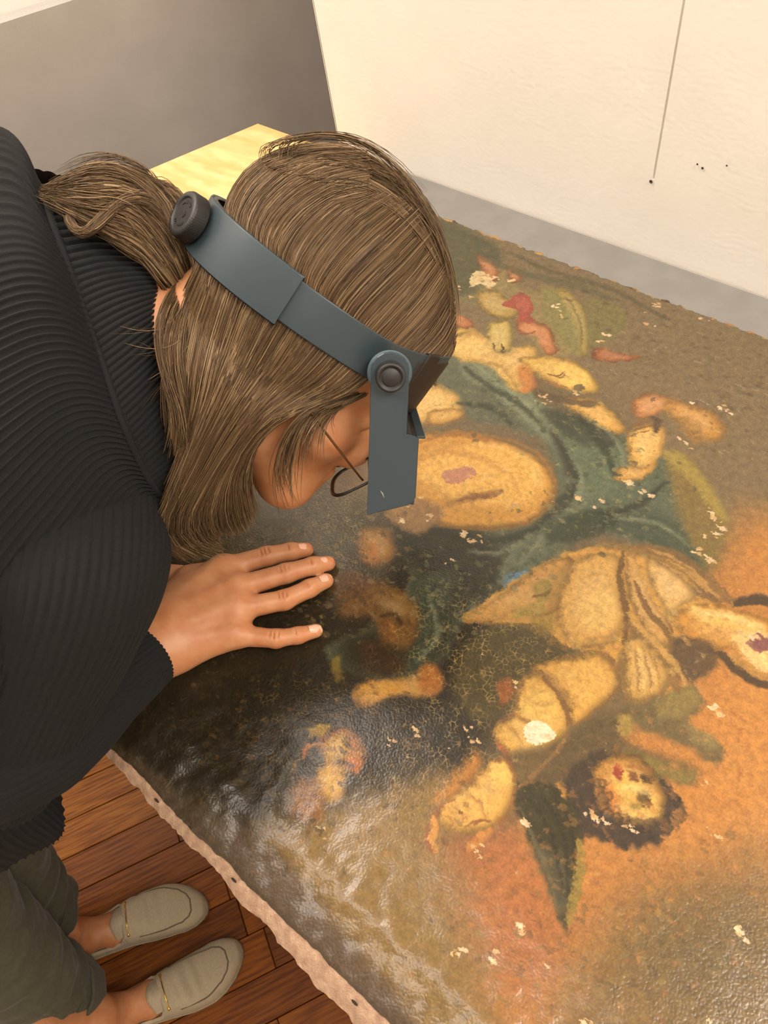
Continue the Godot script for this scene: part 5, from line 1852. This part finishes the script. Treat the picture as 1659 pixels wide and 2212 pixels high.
	var fly := [
		PackedVector3Array([Vector3(-.1003, 1.2259, -.5131), Vector3(-.0997, 1.2308, -.5223), Vector3(-.0927, 1.2332, -.5255), Vector3(-.0783, 1.2377, -.5201), Vector3(-.0594, 1.2336, -.5173), Vector3(-.0383, 1.2214, -.513), Vector3(-.0204, 1.2068, -.5017)]),
		PackedVector3Array([Vector3(-.1322, 1.2147, -.5357), Vector3(-.1307, 1.2216, -.539), Vector3(-.1206, 1.2307, -.5301), Vector3(-.0975, 1.2395, -.5178), Vector3(-.0715, 1.2389, -.5165), Vector3(-.047, 1.229, -.5154), Vector3(-.029, 1.2171, -.5038), Vector3(-.0148, 1.1988, -.4905), Vector3(-.0052, 1.1792, -.4791)]),
		PackedVector3Array([Vector3(-.0335, 1.2075, -.4975), Vector3(-.0165, 1.198, -.4921), Vector3(-.0049, 1.1836, -.4782), Vector3(.0016, 1.1651, -.465), Vector3(.0047, 1.1391, -.4554), Vector3(.0011, 1.1106, -.4473)]),
		PackedVector3Array([Vector3(-.0801, 1.2274, -.5149), Vector3(-.054, 1.2256, -.5122), Vector3(-.0295, 1.2127, -.5055), Vector3(-.0118, 1.1959, -.4915), Vector3(-.0022, 1.177, -.4762)]),
	]
	strands(m, fly, 130, .006, .008, .00022, .2)
	strands(m, [PackedVector3Array([Vector3(-.2122, 1.2139, -.5237), Vector3(-.2229, 1.226, -.5303), Vector3(-.2403, 1.2359, -.5325), Vector3(-.2607, 1.2366, -.5297), Vector3(-.2807, 1.2295, -.5247)]), PackedVector3Array([Vector3(-.2057, 1.211, -.5208), Vector3(-.2078, 1.2249, -.5228), Vector3(-.2251, 1.2358, -.5264), Vector3(-.2476, 1.2379, -.5217), Vector3(-.2681, 1.2317, -.5214)])], 26, .005, .01, .0002, .2)
	strands(m, [PackedVector3Array([Vector3(-.1943, 1.171, -.4479), Vector3(-.2052, 1.1695, -.4263), Vector3(-.2198, 1.173, -.4198), Vector3(-.2334, 1.178, -.4209)]), PackedVector3Array([Vector3(-.1852, 1.1564, -.4235), Vector3(-.1977, 1.1539, -.4088), Vector3(-.2137, 1.1554, -.4046), Vector3(-.2259, 1.1594, -.4044)]), PackedVector3Array([Vector3(-.1944, 1.1439, -.4091), Vector3(-.208, 1.1351, -.3869), Vector3(-.2215, 1.1183, -.3676), Vector3(-.2306, 1.098, -.3544)])], 12, .006, .010, .00014, .2, .004)
	put("flyaway_strands", m.done(true), hm, hair)
	for o in hair.get_children():
		o.set_meta("kind", "stuff")


func hair_colour() -> Color:
	var f := rng.randf()
	var c := Color(.085, .052, .028).lerp(Color(.215, .137, .069), f * f * .8 + .2 * f)
	var pick := rng.randf()
	if pick < .08:
		c = Color(.30, .205, .112)
	elif pick < .2:
		c = Color(.055, .034, .018)
	return c


func guide_at(g: Array, s: float) -> PackedVector3Array:
	var k := clampi(int(s), 0, g.size() - 2)
	var f := s - k
	var a: PackedVector3Array = g[k]
	var b: PackedVector3Array = g[k + 1]
	var r := PackedVector3Array()
	for i in a.size():
		r.append(a[i].lerp(b[i], f))
	return r


func even(guides: Array, n: int) -> Array:
	var r := []
	for g in guides:
		r.append(spline(g, n))
	return r


# fine strands that follow the guides; near: scatter at the root, far: scatter at the tip
func strands(m: Mesher, guides: Array, count: int, near: float, far: float, width: float, clump: float, wave := .0014) -> void:
	var n := 14
	var g := even(guides, n)
	var top := g.size() - 1.0
	for q in count:
		var s := rng.randf() * top
		var c := roundf(s * 3.0) / 3.0 + sin(roundf(s * 3.0) * 5.1) * .1
		var a := guide_at(g, s)
		var b := guide_at(g, clampf(c, 0, top - .001))
		var j := Vector3(rng.randf_range(-1, 1), rng.randf_range(-1, 1), rng.randf_range(-1, 1))
		var j2 := Vector3(rng.randf_range(-1, 1), rng.randf_range(-1, 1), rng.randf_range(-1, 1))
		var ph := rng.randf() * TAU
		var amp := rng.randf() * wave
		var fr := rng.randf_range(3, 8)
		var t0 := maxf(0, rng.randf_range(-.4, .3))
		var t1 := minf(1, rng.randf_range(.8, 1.25))
		var path := PackedVector3Array()
		var rad := PackedFloat32Array()
		for k in n:
			var t := lerpf(t0, t1, k / (n - 1.0))
			var x := t * (n - 1)
			var k0 := mini(int(x), n - 2)
			var w := clump * sin(t * PI * .5)
			var pt := a[k0].lerp(a[k0 + 1], x - k0).lerp(b[k0].lerp(b[k0 + 1], x - k0), w)
			pt += j * near * (1.0 - t) * .6 + j2 * far * t * t * .8 + j.cross(j2) * sin(ph + t * fr) * amp
			path.append(pt)
			rad.append(width * (1.0 if k < n - 3 else .35 + .2 * (n - 1 - k)))
		m.tube(path, rad, 3, false, 1.0, j, hair_colour())


# broader flat locks beneath the strands
func ribbons(m: Mesher, guides: Array, count: int, lift: float, width: float) -> void:
	var n := 14
	var g := even(guides, n)
	var top := g.size() - 1.0
	for q in count:
		var s := rng.randf() * top
		var a := guide_at(g, s)
		var j := Vector3(rng.randf_range(-1, 1), rng.randf_range(-1, 1), rng.randf_range(-1, 1)) * .002
		var side := guide_at(g, clampf(s + .2, 0, top)) 
		var s2 := guide_at(g, clampf(s - .2, 0, top))
		var path := PackedVector3Array()
		var rad := PackedFloat32Array()
		for k in n:
			path.append(a[k] + j - (a[k] - HEAD.origin).normalized() * lift * 1.6)
			rad.append(width * (.7 + .3 * sin(k * .6 + s * 9.0)) * (1.0 if k < n - 3 else .3 + .23 * (n - 1 - k)))
		var d := (side[n / 2] - s2[n / 2]).normalized()
		var out := (path[n / 2] - HEAD.origin).normalized()
		m.tube(path, rad, 6, true, .28, out, hair_colour())


func strip(th0: float, th1: float, ra: Vector2, y0: Callable, y1: Callable, thick: float, n := 60) -> Mesher:
	# a strap that goes round the head from angle th0 to th1 (0 at the back, 90 at her right)
	var m := Mesher.new()
	var pts := PackedVector3Array()
	var prof := [[0.0, 0.0], [.0, .12], [.5, 0.0]]
	for j in n:
		var w := deg_to_rad(lerpf(th0, th1, j / (n - 1.0)))
		var o := Vector3(sin(w) / ra.x, 0, cos(w) / ra.y).normalized()
		var c := Vector3(sin(w) * ra.x, .012 * smoothstep(112, 172, 180.0 - absf(180.0 - rad_to_deg(absf(w)))), cos(w) * ra.y)
		var lo: float = y0.call(rad_to_deg(w))
		var hi: float = y1.call(rad_to_deg(w))
		var e := thick * .4
		for q in [[0.0, lo + e], [0.0, hi - e], [e, hi], [thick - e, hi], [thick, hi - e], [thick, lo + e], [thick - e, lo], [e, lo]]:
			pts.append(c + o * q[0] + Vector3(0, q[1], 0))
	m.grid(pts, 8, n, true)
	m.cap(0, 8)
	m.cap((n - 1) * 8, 8, true)
	return m


func plate(outline: PackedVector2Array, x: Transform3D, thick: float) -> Mesher:
	# a flat shape, (x, y) of the outline in the plane of x's first two axes, thickness along the third
	var m := Mesher.new()
	var n := outline.size()
	var c := Vector2.ZERO
	for p in outline:
		c += p / n
	var e := thick * .25
	for s in 2:
		var a := m.v.size()
		for p in outline:
			var q := p - (p - c).normalized() * e
			m.vert(x * Vector3(q.x, q.y, s * thick))
		var tr := Geometry2D.triangulate_polygon(outline)
		for k in range(0, tr.size(), 3):
			if s == 0:
				m.tri(a + tr[k], a + tr[k + 1], a + tr[k + 2])
			else:
				m.tri(a + tr[k], a + tr[k + 2], a + tr[k + 1])
	var rows := [[0.0, e, 0.0], [0.0, 0.0, e], [0.0, 0.0, thick - e], [0.0, e, thick]]
	for k in n:
		var l := (k + 1) % n
		for r in 3:
			var f := []
			for w in [[k, r], [l, r], [l, r + 1], [k, r + 1]]:
				var p := outline[w[0]]
				var q: Vector2 = p - (p - c).normalized() * rows[w[1]][1]
				f.append(x * Vector3(q.x, q.y, rows[w[1]][2]))
			m.face(f)
	return m


func make_headset() -> void:
	var t := thing("magnifying_visor", "blue-grey plastic magnifying visor with black knobs worn round the woman's head", "magnifier", HEAD)
	var blue := paint("2d393f", .38)
	var black := paint("1e1c1b", .5)
	var ra := Vector2(.0865, .1065)
	# the strap that carries the lenses, and the wider one that wraps over it from behind
	var f0 := func(w: float) -> float: return -.0165 if w < 140 or w > 220 else -.0165 + .0185 * smoothstep(0, 25, minf(w - 140, 220 - w))
	var f1 := func(_w: float) -> float: return .0150
	put("front_strap", strip(30, 330, ra, f0, f1, .0022, 110).done(), blue, t)
	var b0 := func(w: float) -> float: return -.0215 + .0012 * absf(w) / 78
	var b1 := func(w: float) -> float: return .0195 - .0012 * absf(w) / 78
	put("rear_strap", strip(-78, 78, ra + Vector2.ONE * .0030, b0, b1, .0020, 70).done(), blue, t)
	var lip := strip(-78, 78, ra - Vector2.ONE * .0005, func(w): return b1.call(w) - .0018, b1, .0050, 70)
	lip.add(strip(-78, 78, ra - Vector2.ONE * .0005, b0, func(w): return b0.call(w) + .0018, .0050, 70))
	put("strap_lip", lip.done(), blue, t)
	# knob at the back
	var m := Mesher.new()
	var ka := .60
	var kx := Transform3D(Basis(Vector3(cos(ka), 0, -sin(ka)), Vector3(sin(ka), 0, cos(ka)), Vector3.DOWN), Vector3(.033, 0, .1075))
	m.lathe([Vector2(.001, 0), Vector2(.0165, 0), Vector2(.0172, .001), Vector2(.0172, .0105), Vector2(.0160, .0125), Vector2(.0125, .0130), Vector2(.0118, .0118), Vector2(.0114, .0116), Vector2(.0001, .0116)], kx, 120, .0005, [2, 3])
	var knob := put("knob", m.done(), black, t)
	var mk := Mesher.new()
	for k in 7:
		var w := -.9 + k * .24
		var c := Vector3(sin(w) * .0085, .0118, -cos(w) * .0085)
		mk.box(kx * c, Vector3(.0008, .0003, .0012 if k % 2 else .0009), kx.basis * Basis(Vector3.UP, w), .0001)
	for k in 9:
		var w := 2.2 + k * .2
		mk.box(kx * Vector3(sin(w) * .0088, .0118, -cos(w) * .0088), Vector3(.0010, .0003, .0004), kx.basis * Basis(Vector3.UP, w), .0001)
	mk.box(kx * Vector3(0, .0118, 0), Vector3(.0040, .0003, .0007), kx.basis, .0001)
	mk.box(kx * Vector3(.003, .0118, .0012), Vector3(.0016, .0003, .0006), kx.basis * Basis(Vector3.UP, .8), .0001)
	mk.box(kx * Vector3(.003, .0118, -.0012), Vector3(.0016, .0003, .0006), kx.basis * Basis(Vector3.UP, -.8), .0001)
	put("raised_marks", mk.done(), paint("151413", .5), knob)
	# forehead pad
	var leather := paint("21160f", .6)
	var p0 := func(w: float) -> float: return -.040 + .022 * pow(absf(w - 180) / 42.0, 6)
	put("forehead_pad", strip(138, 222, ra - Vector2(.003, .001), p0, func(_w): return .0105, .0052, 40).done(), leather, t)
	put("pad_tab", strip(141, 150, ra - Vector2.ONE * .001, func(_w): return -.020, func(_w): return .0163, .0046, 8).done(), leather, t)
	put("pad_tab", strip(210, 219, ra - Vector2.ONE * .001, func(_w): return -.020, func(_w): return .0163, .0046, 8).done(), leather, t)
	# side arms: shaped plates that hang from the hinges
	var down := Vector3(0, -.835, -.55)
	var fwd := Vector3(0, .55, -.835)
	var hy := Vector3(.0905, -.0015, -.062)
	var shape := PackedVector2Array()
	for k in 9:
		var w := PI * k / 8.0
		shape.append(Vector2(-.0035 - sin(w) * .0125, -.0135 * cos(w)))
	for q in [[.044, .0135], [.0455, .0205], [.0475, .0225], [.0920, .0225], [.0965, .0205], [.0985, .0165], [.1070, -.0135]]:
		shape.append(Vector2(q[0], q[1]))
	for s in [1.0, -1.0]:
		var x := Transform3D(Basis(down, fwd, Vector3(s, 0, 0)), Vector3(s * (hy.x + .0045), hy.y, hy.z))
		var arm := put("side_arm", plate(shape, x, .0024).done(), blue, t)
		if s > 0:
			var sc := Mesher.new()
			sc.tube(PackedVector3Array([x * Vector3(.087, -.004, .0025), x * Vector3(.089, -.0025, .00255), x * Vector3(.0925, -.001, .0025)]), PackedFloat32Array([.0002, .0006, .0002]), 5, true, .3, Vector3.RIGHT)
			put("scratch", sc.done(), paint("7d8272", .6), arm)
		var wx := Transform3D(Basis(Vector3.UP, Vector3(s, 0, 0), Vector3.FORWARD), Vector3(s * (hy.x - .002), hy.y, hy.z))
		m = Mesher.new()
		m.lathe([Vector2(.001, 0), Vector2(.0160, 0), Vector2(.0160, .0022), Vector2(.0148, .0026), Vector2(.0148, .0042), Vector2(.001, .0045)], wx, 40)
		put("washer", m.done(), paint("4a5b64", .45), t)
		m = Mesher.new()
		m.lathe([Vector2(.001, .0085), Vector2(.0102, .0085), Vector2(.0106, .0095), Vector2(.0106, .0185), Vector2(.0098, .0198), Vector2(.0082, .0200), Vector2(.0076, .0186), Vector2(.0060, .0184), Vector2(.0058, .0196), Vector2(.0001, .0197)], wx, 80, .0004, [2, 3])
		put("hinge_knob", m.done(), black, t)
	# lens frame between the arms
	var o := Vector3(0, hy.y, hy.z)
	var fb := Basis(Vector3.RIGHT, down, fwd)
	m = Mesher.new()
	var wd := hy.x + .0045
	m.box(o + down * .050 + fwd * .0215, Vector3(wd, .0035, .0014), fb, .0006)
	m.box(o + down * .0465 + fwd * .0245, Vector3(wd * .98, .0011, .0034), fb, .0008)
	m.box(o + down * .096 + fwd * .0205, Vector3(wd, .0030, .0014), fb, .0006)
	for s in [-1.0, 0.0, 1.0]:
		m.box(o + down * .073 + fwd * .0215 + Vector3.RIGHT * s * (wd - .006), Vector3(.0055, .021, .0014), fb, .0006)
	put("lens_frame", m.done(), blue, t)
	m = Mesher.new()
	m.box(o + down * .1005 + fwd * .004, Vector3(wd, .0010, .0150), Basis(Vector3.RIGHT, (down + fwd * .28).normalized(), (fwd - down * .28).normalized()), .0005)
	put("light_baffle", m.done(), paint("141414", .7), t)
	var glass := paint("ffffff", .02)
	glass.transparency = BaseMaterial3D.TRANSPARENCY_ALPHA
	glass.albedo_color = Color(1, 1, 1, .05)
	for s in [-1.0, 1.0]:
		m = Mesher.new()
		m.box(o + down * .073 + fwd * .0208 + Vector3.RIGHT * s * .045, Vector3(.0395, .0205, .0008), fb, .0004)
		put("lens", m.done(), glass, t)


func make_glasses() -> void:
	var t := thing("eyeglasses", "dark rimmed spectacles with thin metal temples, seen behind the visor", "glasses", HEAD)
	var rimm := paint("17120f", .35)
	var metal := paint("6b4a2a", .3, .8)
	var glass := paint("ffffff", .02)
	glass.transparency = BaseMaterial3D.TRANSPARENCY_ALPHA
	glass.albedo_color = Color(.95, 1, 1, .05)
	for s in [-1.0, 1.0]:
		var c := fc(s * .0365, GY, GZ)
		var m := Mesher.new()
		var path := PackedVector3Array()
		for k in 49:
			var w := TAU * k / 48
			var e := Vector2(signf(cos(w)) * pow(absf(cos(w)), .62) * .0300, signf(sin(w)) * pow(absf(sin(w)), .62) * .0225)
			path.append(c + fc(e.x, e.y * .93, e.y * .38))
		var rad := PackedFloat32Array()
		rad.resize(49)
		for k in 49:
			rad[k] = .0011 + .0006 * maxf(0.0, -sin(TAU * k / 48))
		m.tube(path, rad, 8, false)
		put("rim", m.done(), rimm, t)
		m = Mesher.new()
		var at0 := m.vert(c)
		for k in 48:
			m.vert(path[k])
		for k in 48:
			m.tri(at0, 1 + k, 1 + (k + 1) % 48)
		put("lens", m.done(), glass, t)
		m = Mesher.new()
		var tp := spline(PackedVector3Array([fc(s * .0665, GY + .008, GZ - .001), fc(s * .0700, GY + .010, GZ - .008), fc(s * .076, -.060, .05), fc(s * .0800, -.045, .0), fc(s * .0785, -.052, -.018), fc(s * .077, -.072, -.025)]), 30)
		rad = PackedFloat32Array()
		rad.resize(30)
		rad.fill(.0009)
		for k in range(21, 30):
			rad[k] = .0017
		m.tube(tp, rad, 8)
		put("temple", m.done(), metal, t)
	var b := Mesher.new()
	var bp := spline(PackedVector3Array([fc(-.0068, GY + .006, GZ), fc(0, GY + .009, GZ + .0015), fc(.0068, GY + .006, GZ)]), 12)
	var br := PackedFloat32Array()
	br.resize(12)
	br.fill(.0013)
	b.tube(bp, br, 8)
	put("bridge", b.done(), rimm, t)


const GY := -.083
const GZ := .107
